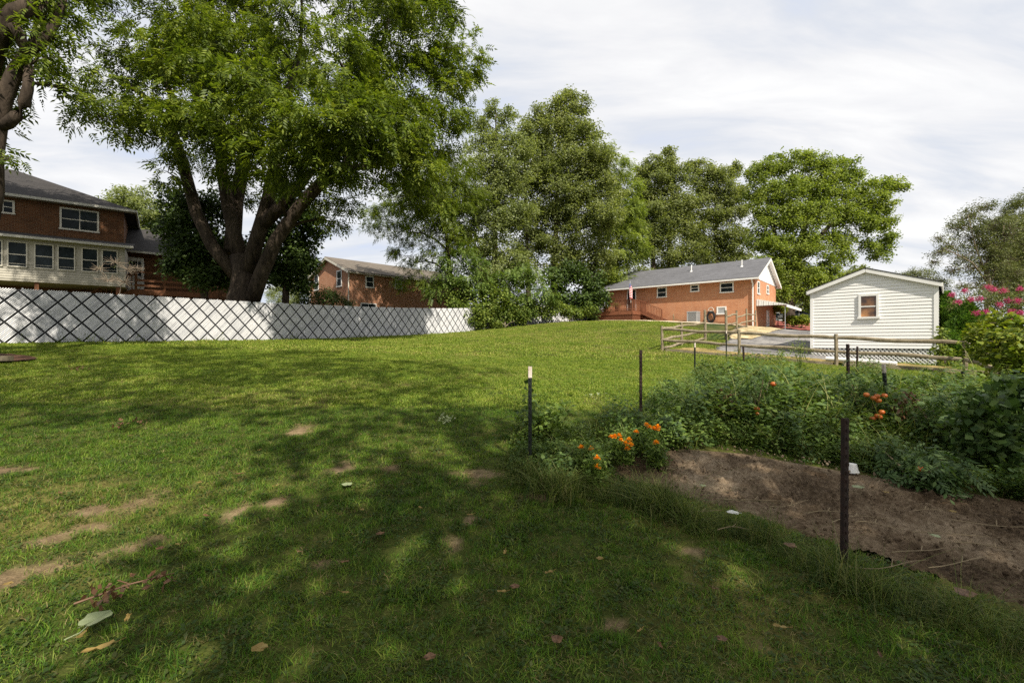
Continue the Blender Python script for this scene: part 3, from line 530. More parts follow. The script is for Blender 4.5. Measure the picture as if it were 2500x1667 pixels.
b = MB(); b.beam((sx,-1.38,rt-.05), (sx+ns*.27,-1.38,gz+.92), .09, .05); b.box((sx+ns*.27-.05,-1.42,gz-.2), (sx+ns*.27+.04,-1.33,gz+.95))
for i in range(14): k = (i+.5)/14; b.box((sx+k*ns*.27-.02,-1.4,fl-.1-k*(fl-gz)), (sx+k*ns*.27+.02,-1.365,rt-.08-k*(rt-gz-.92)))
b.build('stair_rail', M['redwood'], dk)
fl_dk = fl
# flag on the deck
p = mat_of(dk)@Vector((W-.12,-D-.1,0)); fg = thing('flag', 'red and white striped flag hanging limp from a pole on the deck rail', 'flag', (p.x, p.y, RB+rt), RA)
b = MB(); b.tube([(0,0,-.3),(.02,-.18,1.45)], .014, 6); b.ball((.02,-.19,1.48), .03); b.build('pole', M['white'], fg)
t = NT('flag_cloth'); uvs = t.node('ShaderNodeUVMap').outputs[0]; s = t.node('ShaderNodeSeparateXYZ', i0=uvs); stp = t.math('GREATER_THAN', t.math('FRACT', t.math('MULTIPLY', s.outputs[1], 6.5)), .5)
can = t.math('MULTIPLY', t.math('LESS_THAN', s.outputs[0], .42), t.math('GREATER_THAN', s.outputs[1], .46)); vor = t.node('ShaderNodeTexVoronoi', Vector=uvs, Scale=14.0, Randomness=0.0); star = t.math('LESS_THAN', vor.outputs[0], .22)
M['flag'] = t.pbr(t.mix(can, t.mix(stp, (.55,.03,.05), (.78,.75,.74)), t.mix(star, (.03,.05,.20), (.75,.75,.78))), .8)
nx, ny = 40, 14; me = bpy.data.meshes.new('cloth'); V = []; UV = []
for j in range(ny+1):
    for i in range(nx+1):
        a, c = i/nx, j/ny; fold = .10*(.35+a*.6); V.append((.02+.10*math.sin(a*17+c*.7)*(.5+a)+.12*(a-.3), -.16+.06*math.cos(a*13+c)+.12*(1-c)*0, 1.42-(1-c)*.85-a*.62-.05*a*a)); UV.append((a, c))
me.from_pydata(V, [], [(j*(nx+1)+i, j*(nx+1)+i+1, (j+1)*(nx+1)+i+1, (j+1)*(nx+1)+i) for j in range(ny) for i in range(nx)]); ul = me.uv_layers.new()
for l in me.loops: ul.data[l.index].uv = UV[l.vertex_index]
me.polygons.foreach_set('use_smooth', [True]*len(me.polygons)); link_mesh('cloth', me, M['flag'], fg)
# ---- middle brick house
MA = ang((.69, .72)); MZ = 2.3; mh = thing('brick_house', 'brown brick two storey house with gable end behind the white fence', 'house', (-13.6, 38, MZ), MA)
ez = 7.45-MZ; Lm, Dm = 13.0, 7.8; mid = Dm/2; rz = lh(mh, 326, 257, 0, -.2).z
b = MB(); b.prism([(0,-.8),(Dm,-.8),(Dm,ez),(mid,rz-.12),(0,ez)], 'x', 0, Lm); b.build('wall', M['brickM'], mh)
roof_pitch(mh, -.32, Lm+.3, -.45, mid, ez+.0, rz+.06, .10, 'shM')
b = MB()
for s in (1, -1): b.beam((-.30, mid-s*(mid+.42), ez-.10), (-.30, mid, rz-.10), .05, .20); b.beam((-.15, mid-s*(mid+.42), ez-.12), (-.15, mid, rz-.125), .26, .02)
b.box((-.28,-.47,ez-.14), (Lm,-.42,ez-.105)); b.box((-.30,-.44,ez-.16), (Lm,-.01,ez-.142)); b.build('eave_trim', M['cream'], mh)
def crop2(x, y): return (600+x/3.36)/2.4414, (550+y/3.36)/2.4414
for x0_, x1_, y0_, y1_ in ((980,1032,425,508),(1220,1268,440,518),(1455,1482,500,545)):
    a = lh(mh, *crop2(x0_, y1_), 1, 0); d = lh(mh, *crop2(x1_, y0_), 1, 0); window(mh, 'y', 0, -1, a.x, max(d.x, a.x+.8), a.z, min(a.z+1.4, ez-.2), .10)
a = lh(mh, *crop2(940, 650), 1, 0); window(mh, 'y', 0, -1, a.x, a.x+1.5, a.z-1.0, a.z+.2, .08, bars=0, cols=1)
for x0_, x1_, y0_, y1_ in ((755,790,410,500),(570,600,440,530)):
    a = lh(mh, *crop2(x1_, y1_), 0, 0); d = lh(mh, *crop2(x0_, y0_), 0, 0); window(mh, 'x', 0, -1, a.y, a.y+.95, a.z, a.z+1.45, .10)
for yy, xx in ((-.1,-.1),(Dm+.05,-.08)): b = MB(); b.tube([(xx-.1,yy*3 if yy < 0 else yy+.3,ez-.12),(xx,yy,ez-.5),(xx,yy,-.6)], .05, 8); b.build('downspout', M['cream'], mh)
# ---- big brick house on the left with sunroom and lower wing
LA = ang((.79, .61)); LZ = 2.2; lhs = thing('sunroom_house', 'large rust brick house with white sunroom and dark hip roof behind the fence', 'house', (-23.88, 28, LZ), LA)
ez = lh(lhs, 131.5, 210, 1, -.45).z; Lx = -16; Dl = 8.0
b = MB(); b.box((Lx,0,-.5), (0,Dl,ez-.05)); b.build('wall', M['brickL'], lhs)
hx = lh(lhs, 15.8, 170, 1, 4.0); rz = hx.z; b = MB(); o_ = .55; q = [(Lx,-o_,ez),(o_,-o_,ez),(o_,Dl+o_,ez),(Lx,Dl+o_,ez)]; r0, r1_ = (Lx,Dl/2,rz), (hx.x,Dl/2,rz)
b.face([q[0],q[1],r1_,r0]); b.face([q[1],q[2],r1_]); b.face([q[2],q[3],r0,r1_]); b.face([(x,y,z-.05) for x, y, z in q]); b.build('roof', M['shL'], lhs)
b = MB(); b.box((Lx,-o_-.10,ez-.14), (o_+.02,-o_+.0,ez-.005)); b.box((o_+.001,-o_-.1,ez-.14), (o_+.10,Dl+o_,ez-.005)); b.box((Lx,-o_+.001,ez-.10), (o_,-.001,ez-.06)); b.build('gutter', M['offwhite'], lhs)
def crop1(x, y): return x/2.851/2.4414, (350+y/2.851)/2.4414
for x0_, x1_, y0_, y1_ in ((415,690,450,610),(-60,104,375,492)):
    a = lh(lhs, *crop1(x0_, y1_-15), 1, 0); d = lh(lhs, *crop1(x1_, y0_+25), 1, 0); window(lhs, 'y', 0, -1, a.x, d.x, a.z, d.z, .09, 'cream', bars=1, cols=1)
sz0 = lh(lhs, 106, 285.6, 1, -3).z; se = lh(lhs, 134, 246.2, 1, -3.4).z; sx1 = .2; jt = lh(lhs, 123.5, 242.5, 1, 0).z
b = MB(); b.box((Lx,-3,sz0), (sx1,-.002,sz0+.12)); b.box((Lx,-2.99,sz0+.13), (sx1-.01,-.003,se-.06))
for i in range(7): z = sz0+.12+i*.125; b.face([(Lx,-3.022,z),(sx1+.02,-3.022,z),(sx1+.02,-3.0,z+.122),(Lx,-3.0,z+.122)]); b.face([(Lx,-3.022,z),(Lx,-2.995,z),(sx1,-2.995,z),(sx1+.02,-3.022,z)]); b.face([(sx1+.022,-3.02,z),(sx1+.022,0,z),(sx1,0,z+.122),(sx1,-3,z+.122)])
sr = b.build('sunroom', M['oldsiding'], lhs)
for x0_, x1_, ya, yb in ((-90,20,655,850),(50,192,672,865),(238,375,690,880),(400,525,710,893),(567,685,730,908),(708,820,748,915)):
    a = lh(lhs, *crop1(x0_, yb), 1, -3.0); d = lh(lhs, *crop1(x1_, ya), 1, -3.0); window(sr, 'y', -3.0, -1, a.x, d.x, sz0+.70, se-.27, .05, 'cream', bars=1, sill=False)
b = MB(); b.face([(Lx,-3.42,se),(sx1+.35,-3.42,se),(sx1+.35,-.0,jt),(Lx,0,jt)]); b.face([(Lx,-3.42,se-.03),(sx1+.35,-3.42,se-.03),(sx1+.35,-.0,jt-.05),(Lx,0,jt-.05)]); b.face([(sx1+.35,-3.42,se-.03),(sx1+.35,-3.42,se),(sx1+.35,0,jt),(sx1+.35,0,jt-.05)]); b.build('sunroom_roof', M['shL'], lhs)
b = MB(); b.box((Lx,-3.54,se-.13), (sx1+.37,-3.425,se-.01)); b.box((Lx,-3.42,se-.09), (sx1+.3,-3.025,se-.05)); b.build('sunroom_gutter', M['offwhite'], lhs)
for x in (-9,-6.2,-3.4,-.2): b = MB(); b.box((x,-2.9,-.6), (x+.16,-2.74,sz0)); b.build('sunroom_post', M['deckwood'], lhs)
we = lh(lhs, 128, 249.8, 1, .1).z; wr = lh(lhs, 138, 228.5, 1, 4.5).z; Wx = 6.9
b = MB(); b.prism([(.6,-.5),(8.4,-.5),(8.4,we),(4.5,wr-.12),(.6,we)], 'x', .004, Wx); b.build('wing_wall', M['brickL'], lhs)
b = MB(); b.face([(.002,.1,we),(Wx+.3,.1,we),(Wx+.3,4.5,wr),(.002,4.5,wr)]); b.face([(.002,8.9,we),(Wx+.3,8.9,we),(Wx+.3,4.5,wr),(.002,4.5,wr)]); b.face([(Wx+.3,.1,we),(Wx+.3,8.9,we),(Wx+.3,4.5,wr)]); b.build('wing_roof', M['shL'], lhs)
b = MB(); b.box((.004,.0,we-.12), (Wx+.3,.095,we-.005)); b.build('wing_gutter', M['offwhite'], lhs)
a = lh(lhs, *crop1(890, 895), 1, .6); d = lh(lhs, *crop1(1003, 790), 1, .6); fz = sz0+.05
b = MB(); b.box((a.x,.53,fz), (d.x,.6,we-.35)); dr = b.build('door', M['white'], lhs); m_ = (a.x+d.x)/2-.05; window(dr, 'y', .53, -1, m_-.36, m_+.36, fz+.95, we-.55, .05, 'white', 2, 2, sill=False)
a = lh(lhs, *crop1(1370, 930), 1, .6); window(lhs, 'y', .6, -1, a.x, a.x+.9, fz+.8, fz+1.9, .07, 'offwhite')
# weathered deck and stair in front of the wing
dkl = thing('back_deck', 'orange brown wooden deck with stair in front of the brick wing and sunroom', 'deck', (lhs.location.x, lhs.location.y, LZ), LA)
x0, x1 = .55, 4.6; yf = -1.7; b = MB(); [b.box((x0,yf+i*.15,fz-.05), (x1,yf+i*.15+.14,fz-.01)) for i in range(15)]; b.build('deck_floor', M['deckwood'], dkl)
for x in (x0+.02, 1.9, 3.2, x1-.14): b = MB(); b.box((x,yf-.02,-.6), (x+.12,yf+.10,fz+.98)); b.build('post', M['deckwood'], dkl)
b = MB(); b.box((x0-.1,yf-.08,fz-.34), (x1+.1,yf-.025,fz-.06)); b.box((x0,yf-.07,fz+.15), (x1,yf-.03,fz+.28)); b.box((x0,yf-.07,fz+.45), (x1,yf-.03,fz+.58)); b.box((x0-.1,yf-.09,fz+.985), (x1+.1,yf+.12,fz+1.03)); b.build('rail_boards', M['deckwood'], dkl)
b = MB()
for i in range(13): b.box((x0-.3-i*.28,yf-.0,fz-.2*(i+1)-.04), (x0-i*.28,yf+1.0,fz-.2*(i+1)))
for y in (yf,yf+1.0): b.beam((x0,y,fz-.1), (x0-3.6,y,fz-2.6), .05, .26); b.beam((x0,y,fz+.98), (x0-3.6,y,fz-1.55), .08, .06)
for i in range(16): k = (i+.5)/16; b.box((x0-3.6*k-.02,yf-.02,fz-2.5*k), (x0-3.6*k+.02,yf+.02,fz+.95-2.5*k))
b.build('stair', M['deckwood'], dkl)
# ---- white shed
SA = ang((.722, -.692)); SZ = .76; sh = thing('garden_shed', 'white vinyl sided garden shed on a lattice skirt behind the rail fence', 'shed', (15.05, 16.1, SZ), SA)
z0 = lh(sh, 937, 348.2, 1, 0).z; zr = lh(sh, 937, 281.8, 1, 0).z; xl = lh(sh, 811.2, 330, 1, 0).x; ap = lh(sh, 868.8, 267.3, 1, -.12); ap.x = xl*.53; ap.z = lh(sh, 868.8, 268.5, 1, 0).z; Ds = 5.2
b = MB(); b.prism([(xl,z0),(0,z0),(0,zr),(ap.x,ap.z-.04),(xl,zr-.02)], 'y', .03, Ds); n = 21; hs = .122; i = 0; z = z0
while z < ap.z-.1:
    ztop = min(z+hs, ap.z-.06)
    def ext(zz):
        if zz <= zr: return xl+.05, -.05
        k = (zz-zr)/(ap.z-zr); return xl+(ap.x-xl)*k+.02, ap.x*k-.02
    (a0, a1), (c0, c1) = ext(z), ext(ztop); b.face([(a0,-.018,z),(a1,-.018,z),(c1,-.001,ztop),(c0,-.001,ztop)]); b.face([(a0,.03,z),(a1,.03,z),(a1,-.018,z),(a0,-.018,z)])
    z = ztop
z = z0
while z < zr-.1: b.face([(.024,0,z),(.024,Ds,z),(.001,Ds,z+hs),(.001,0,z+hs)]); b.face([(.0,0,z),(.0,Ds,z),(.024,Ds,z),(.024,0,z)]); b.face([(xl-.024,0,z),(xl-.024,Ds,z),(xl-.001,Ds,z+hs),(xl-.001,0,z+hs)]); z += hs
b.build('wall', M['siding'], sh)
b = MB(); b.box((xl-.03,-.035,z0-.02), (xl+.07,.05,zr-.0)); b.build('corner_trim', M['siding'], sh); b = MB(); b.box((-.09,-.035,z0-.02), (.035,.09,zr)); b.build('corner_trim', M['siding'], sh)
b = MB(); ox = .13
for s, xe in ((1, ox), (-1, xl-ox)):
    k = (xe-ap.x)/(0-ap.x) if s > 0 else (xe-ap.x)/(xl-ap.x); ze = ap.z-(ap.z-zr)*k; b.face([(xe,-.16,ze+.05),(ap.x,-.16,ap.z+.05),(ap.x,Ds+.15,ap.z+.05),(xe,Ds+.15,ze+.05)]); b.face([(xe,-.16,ze+.02),(ap.x,-.16,ap.z+.02),(ap.x,Ds+.15,ap.z+.02),(xe,Ds+.15,ze+.02)]); b.face([(xe,-.16,ze+.02),(xe,-.16,ze+.05),(ap.x,-.16,ap.z+.05),(ap.x,-.16,ap.z+.02)])
b.build('roof', M['shL'], sh)
b = MB()
for s, xe in ((1, ox), (-1, xl-ox)):
    k = (xe-ap.x)/(0-ap.x) if s > 0 else (xe-ap.x)/(xl-ap.x); ze = ap.z-(ap.z-zr)*k; b.beam((xe,-.13,ze-.06), (ap.x,-.13,ap.z-.06), .035, .14); b.beam((xe,-.06,ze-.10), (ap.x,-.06,ap.z-.10), .12, .02); b.box((xe-.02,-.14,ze-.13), (xe+.02,Ds+.1,ze+.015))
b.build('eave_trim', M['white'], sh)
def crop4(x, y): return (1900+x/3.733)/2.4414, (580+y/3.733)/2.4414
a = lh(sh, *crop4(733, 738), 1, 0); d = lh(sh, *crop4(918, 507), 1, 0)
t = NT('painted_warm_pane'); n_ = t.noise(t.coord(), 1.7, 3); M['warmpane'] = t.pbr(t.ramp(n_, [(.38, (.045,.022,.012)), (.5, (.17,.08,.03)), (.66, (.42,.20,.07))]), .08, spec=.6)  # pane colour imitates a warm lit interior behind the glass
window(sh, 'y', -.02, -1, a.x, d.x, a.z, d.z, .075, 'white', 1, pane='warmpane')
lt = MB(); hh = z0-.03-.0; zb = -.12; hh = z0-.02-zb
for s in (1, -1):
    q = xl-hh
    while q < .02:
        k0, k1 = max(0, (xl-q)/hh), min(1, (0-q)/hh)
        if k1 > k0+.03: lt.beam((q+k0*hh,.03+.008*s,zb+hh*(k0 if s > 0 else 1-k0)), (q+k1*hh,.03+.008*s,zb+hh*(k1 if s > 0 else 1-k1)), .008, .042)
        q += .125
lt.build('lattice_skirt', M['white'], sh); b = MB(); b.box((xl+.1,.25,zb), (-.1,.3,z0-.01)); b.build('dark_shade_panel', M['dark'], sh)  # near black board imitates the shade under the shed floor
# ---- white house far right and the car
wh = thing('white_house', 'white house with dark shutters beyond the parked car', 'house', (24.5, 62, 3.6), math.radians(-14)); b = MB(); b.box((0,0,-.5), (15,8,3.3)); b.build('wall', M['siding'], wh)
roof_pitch(wh, -.3, 15.3, -.4, 4, 3.3, 5.4, .1, 'shM')
for u in (779.5, 798, 816):
    a = lh(wh, u, 312, 1, 0); window(wh, 'y', 0, -1, a.x-.55, a.x+.55, .95, 2.55, .09, 'white', 1, 1)
    for sd_ in (-1, 1): xx = a.x+sd_*.88; b = MB(); b.box((xx-.22,-.05,.9), (xx+.22,-.004,2.6)); b.build('shutter', M['postblack'], wh)
car = thing('parked_car', 'dark grey sedan parked in front of the white house', 'car', (34.6, 54.5, 0), math.radians(-12)); car.location.z = 3.95
M['carpaint'] = paint('grey_car_paint', (.05, .055, .065), .25, .05, 2, spec=.8)
prof = [(-2.2,.35),(-2.25,.75),(-2.0,.92),(-1.25,.98),(-.6,1.40),(.35,1.42),(1.05,1.0),(2.05,.82),(2.28,.6),(2.25,.35)]; b = MB(); b.prism(prof, 'y', -.82, .82); b.build('body', M['carpaint'], car)
b = MB(); b.prism([(-1.12,1.0),(-.55,1.36),(-.02,1.38),(-.02,1.0)], 'y', -.835, .835); b.prism([(.04,1.0),(.04,1.38),(.33,1.38),(.92,1.0)], 'y', -.835, .835); b.face([(.38,-.7,1.425),(.38,.7,1.425),(1.04,.7,1.03),(1.04,-.7,1.03)]); b.build('window', M['glass'], car)
for x in (-1.4, 1.42):
    for y in (-.8, .8): b = MB(); b.tube([(x,y-.1,.33),(x,y+.1,.33)], .33, 16); wo = b.build('wheel', M['black'], car); b = MB(); b.tube([(x,y-.115,.33),(x,y+.115,.33)], .2, 12); b.build('rim', M['steel'], wo)
for y in (-.6, .6): b = MB(); b.box((2.14,y-.16,.62), (2.27,y+.16,.74)); b.build('headlight', M['white'], car)
# ------------------------------------------------------------------ white slatted fence
def slat_fence(p0, p1, h, label):
    p0, p1 = np.array(p0), np.array(p1); L = np.hypot(*(p1-p0)); d = (p1-p0)/L; fn = thing('privacy_fence', label, 'fence', (p0[0], p0[1], g1(*p0)), ang(d)); zb = g1(*p0)
    ss = np.arange(-2, L+2.2, .5); gz = np.convolve(G(p0[0]+d[0]*ss, p0[1]+d[1]*ss), np.ones(7)/7, 'same'); gz[:3] = G(p0[0]+d[0]*ss[:3], p0[1]+d[1]*ss[:3]); gz[-3:] = G(p0[0]+d[0]*ss[-3:], p0[1]+d[1]*ss[-3:])
    gr = lambda s: float(np.interp(s, ss, gz))-zb
    a = math.atan2(.69, .62); ca, sa = math.cos(a), math.sin(a); per = .62; b = MB(); px = per/10; wd = px*sa*.66
    for i in range(int(-h/math.tan(a)/px)-1, int(L/px)+1):
        if i % 10 == 0: continue
        x0 = i*px; T = h/sa; j0 = math.floor(2*x0/per*0)
        # breaks where the other family of dark lines crosses: x + z/tan(a) = n*per
        cuts = [0.0]; n = math.ceil(x0/per)
        while True:
            tt = (n*per-x0)/(2*ca)
            if tt > T: break
            if tt > 0: cuts += [tt-.030, tt+.030]
            n += 1
        cuts.append(T)
        for k in range(0, len(cuts)-1, 2):
            t0, t1 = cuts[k], cuts[k+1]
            if t1-t0 < .02: continue
            c = [(x0+ca*t0-sa*wd/2, sa*t0+ca*wd/2), (x0+ca*t0+sa*wd/2, sa*t0-ca*wd/2), (x0+ca*t1+sa*wd/2, sa*t1-ca*wd/2), (x0+ca*t1-sa*wd/2, sa*t1+ca*wd/2)]
            if min(q[0] for q in c) < 0 or max(q[0] for q in c) > L: continue
            yo = .004*math.sin(i*12.9+k*3.1); tl = .006
            b.face([(q[0], yo+(tl if e in (0, 3) else 0), max(q[1], -.02)+gr(q[0])) for e, q in enumerate(c)][::-1]); 
            q0, q1 = c[1], c[2]; b.face([(q0[0],yo,q0[1]+gr(q0[0])),(q1[0],yo,q1[1]+gr(q1[0])),(q1[0],yo+.012,q1[1]+gr(q1[0])),(q0[0],yo+.012,q0[1]+gr(q0[0]))])
    b.build('slats', M['slat'], fn); b = MB(); n = int(L/.5)
    for i in range(n): x0, x1 = L*i/n, L*(i+1)/n; b.face([(x0,.022,gr(x0)-.15),(x1,.022,gr(x1)-.15),(x1,.022,gr(x1)+h-.03),(x0,.022,gr(x0)+h-.03)]); b.face([(x0,.03,gr(x0)-.15),(x1,.03,gr(x1)-.15),(x1,.03,gr(x1)+h-.03),(x0,.03,gr(x0)+h-.03)])
    b.build('gap_shade_backing', M['gapshade'], fn); b = MB(); b.tube([(x, .06, gr(x)+h-.05) for x in np.linspace(0, L, n)], .025, 6); b.build('top_rail', M['steel'], fn)  # solid dark sheet behind the slats imitates shade in the gaps
    for x in np.arange(.1, L, 2.95): b = MB(); b.tube([(x,.07,gr(x)-.4),(x,.07,gr(x)+h)], .03, 8); b.ball((x,.07,gr(x)+h), .035, 8, 4); b.build('post', M['steel'], fn)
e1 = FA+FD*27.0; slat_fence(FA-FD*5.5, e1, 1.78, 'long white diagonal slatted privacy fence along the left of the lawn')
slat_fence(e1+np.array((.12,.12)), (8.6, 41.6), 1.6, 'far white slatted fence run half buried in vines next to the deck')
# ------------------------------------------------------------------ split rail fence
posts = [('A',662,19.4,1.06),('B',739,17.2,1.05),('C',836,15.2,1.05),('D',965,13.1,1.07),('E',997,10.4,.9)]; PX = {}
back = [('F',681.5,21.9,1.10),('G',705,24.2,1.62),('H',726,24.4,1.6),('I',736.6,27.4,1.35),('J',746.5,30.4,1.3),('K',755.5,33.4,1.25)]
lab = {'A':'weathered rail fence post at the lawn corner of the rail fence','B':'weathered rail fence post in front of the gravel drive','C':'weathered rail fence post in front of the shed\'s left part','D':'weathered rail fence post at the shed\'s right corner','E':'dark shaded rail fence post inside the yellow green vines',
 'F':'weathered fence post between the lawn corner post and the tall gate post','G':'tall thick gate post in front of the air conditioner','H':'tall gate post below the basement window','I':'weathered fence post second from the gate towards the house','J':'thin fence post in front of the brick house corner','K':'weathered fence post touching the downspout corner'}
for nm, u, Y, h in posts+back:
    x = (u-CU)/F*Y; z = g1(x, Y); PX[nm] = (x, Y, z); wdt = .075 if nm in 'GH' else .06; o = MB(); top = z+h
    o.tube([(x,Y,z-.3),(x+.01,Y,z+.4),(x-.005,Y,top)], [wdt,wdt*.96,wdt*.93], 7); o.v = [(a-x, b_-Y, c-z) for a, b_, c in o.v]
    ob = o.build('fence_post', M['rail']); ob.location = (x, Y, z); tag(ob, lab[nm], 'fence post', 'weathered posts of the split rail fence')
def rail(a, c, ha, hc, label, r0=.058, over=.06):
    A = Vector(PX[a])+Vector((0,0,ha)); B = Vector(PX[c])+Vector((0,0,hc)); d = (B-A).normalized(); A -= d*over; B += d*over; pr = np.linspace(0, 1, 9); o = MB(); r = random.Random(hash(label) % 99)
    sag = [(A+(B-A)*k+Vector((0,0,.02*math.sin(k*9+ha*7)))-A) for k in pr]; o.tube(sag, [r0*(.55 if k in (0, 1) else .92+.16*r.random()) for k in pr], 7); ob = o.build('fence_rail', M['rail']); ob.location = A
    tag(ob, label, 'fence rail', 'rails of the split rail fence')
segs = [('A','B','between the lawn corner post and the drive post'),('B','C','across the gravel drive, left of the shed'),('C','D','in front of the shed'),('D','E','entering the yellow green vines'),('A','F','from the lawn corner post towards the house'),('F','G','up to the tall gate post'),('H','I','from the right gate post towards the house'),('I','J','in front of the orange brick corner'),('J','K','ending at the downspout corner')]
for a, c, wh_ in segs:
    kk = .9 if a in 'IJ' else 1; rails = ((.92,.92,'upper'),(.47,.47,'lower')); rails = ((1.25,1.15,'upper'),(.8,.6,'middle'),(.3,.2,'lowest')) if a == 'H' else rails
    rails = ((.88,.84,'upper'),(.47,.46,'lower')) if a == 'D' else rails
    if a in 'AF' and c in 'FG': rails += ((.08,.1,'lowest'),)
    for h0, h1, nm in rails: rail(a, c, h0, h1, f'{nm} weathered wooden rail {wh_}', .062 if Vector(PX[a]).y < 20 else .05)
def board(name, label, p, q, wd, ht, mat, lift=.0):
    A = Vector((p[0], p[1], g1(*p)+lift)); B = Vector((q[0], q[1], g1(*q)+lift)); o = MB(); o.beam((0,0,0), B-A, wd, ht); ob = o.build(name, M[mat]); ob.location = A; return tag(ob, label, name.replace('_', ' '))
board('landscape_timber', 'brown landscape timber under the rail fence in front of the shed lattice', (10.9,15.0), (13.9,13.0), .16, .20, 'rail', .03)
board('landscape_timber', 'old grey timber under the rail fence beside the dry grass strip', (6.5,19.2), (10.7,15.2), .13, .16, 'rail', .02)
p = P(826, 357, 15.9)[:2]; q_ = P(897, 360, 14.5)[:2]; A = Vector((p[0],p[1],g1(*p)+.16)); B = Vector((q_[0],q_[1],g1(*q_)+.16)); o = MB(); o.tube([(0,0,0), B-A], .075, 12); ob = o.build('drain_pipe', M['white']); ob.location = A; tag(ob, 'white plastic drain pipe lying in front of the shed lattice', 'pipe')
gt = thing('wire_gate', 'green plastic mesh gate between the two tall gate posts', 'gate', PX['G'], ang((PX['H'][0]-PX['G'][0], PX['H'][1]-PX['G'][1]))); L = math.hypot(PX['H'][0]-PX['G'][0], PX['H'][1]-PX['G'][1]); b = MB()
for i in range(20): b.box((.07+i*(L-.14)/20,-.003,.05), (.07+i*(L-.14)/20+.006,.003,.95))
for i in range(16): b.box((.07,-.007,.05+i*.056), (L-.07,-.0035,.056+i*.056))
M['greenmesh'] = paint('green_plastic_mesh', (.035,.10,.05), .5); b.build('mesh_panel', M['greenmesh'], gt); b = MB(); b.tube([(.07,0,.05),(.07,0,.97),(L-.07,0,.97),(L-.07,0,.05),(.07,0,.05)], .014); b.build('frame', M['postblack'], gt)
# ------------------------------------------------------------------ steel garden posts
TP = [(530,4.45,366,'postblack',1,(0,0),'black steel garden post with chipped white tip, at the lawn end of the weed bed'),(641,6.2,349.6,'postrust',0,(0,0),'dark steel garden post behind the orange marigolds'),(695,11.4,342.5,'postblack',1,(0,0),'slim dark garden post with white tip below the lawn corner of the rail fence'),
 (745,10.6,346,'postrust',0,(.05,0),'rusty leaning garden post in front of the drive rail'),(849.5,6.7,343.5,'postrust',0,(.02,0),'tall rust brown garden post rising in front of the shed\'s lattice'),(857.5,11,346,'postrust',0,(-.01,0),'thin rusty garden post close behind the tall rust brown one'),
 (889,6.0,363.5,'postblack',1,(.09,0),'dark green leaning garden post with white tip among the tomatoes'),(964,8.0,371,'postblack',0,(.02,0),'black garden post in front of the rail post at the shed corner'),(845.5,2.96,418,'postrust',0,(-.01,0),'large rust brown garden post standing at the near edge of the bare soil'),(726.5,16.3,330,'postblack',1,(0,0),'thin green garden post with white tip beside the drive rail post')]
for u, Y, vt, mt, tip, ln, lb in TP:
    x = (u-CU)/F*Y; z = g1(x, Y); h = CAMZ+(CV-vt)/F*Y-z; th = thing('garden_post', lb, 'garden post', (x, Y, z), .35, 'steel posts of the vegetable bed'); th.rotation_euler = (0, -ln[0], .35)
    ht = h-(.11 if tip else 0); b = MB(); s = .018; b.box((-s,-.004,-.35), (s,.004,ht)); b.box((-.004,.0041,-.35), (.004,.034,ht))
    for i in range(int(ht/.055)): b.box((-.009,-.013,.03+i*.055), (.009,-.0041,.05+i*.055))
    b.build('steel_bar', M[mt], th)
    if tip: b = MB(); b.box((-s-.001,-.005,ht), (s+.001,.005,h)); b.box((-.005,.0051,ht), (.005,.035,h)); b.build('painted_tip', M['posttip'], th)
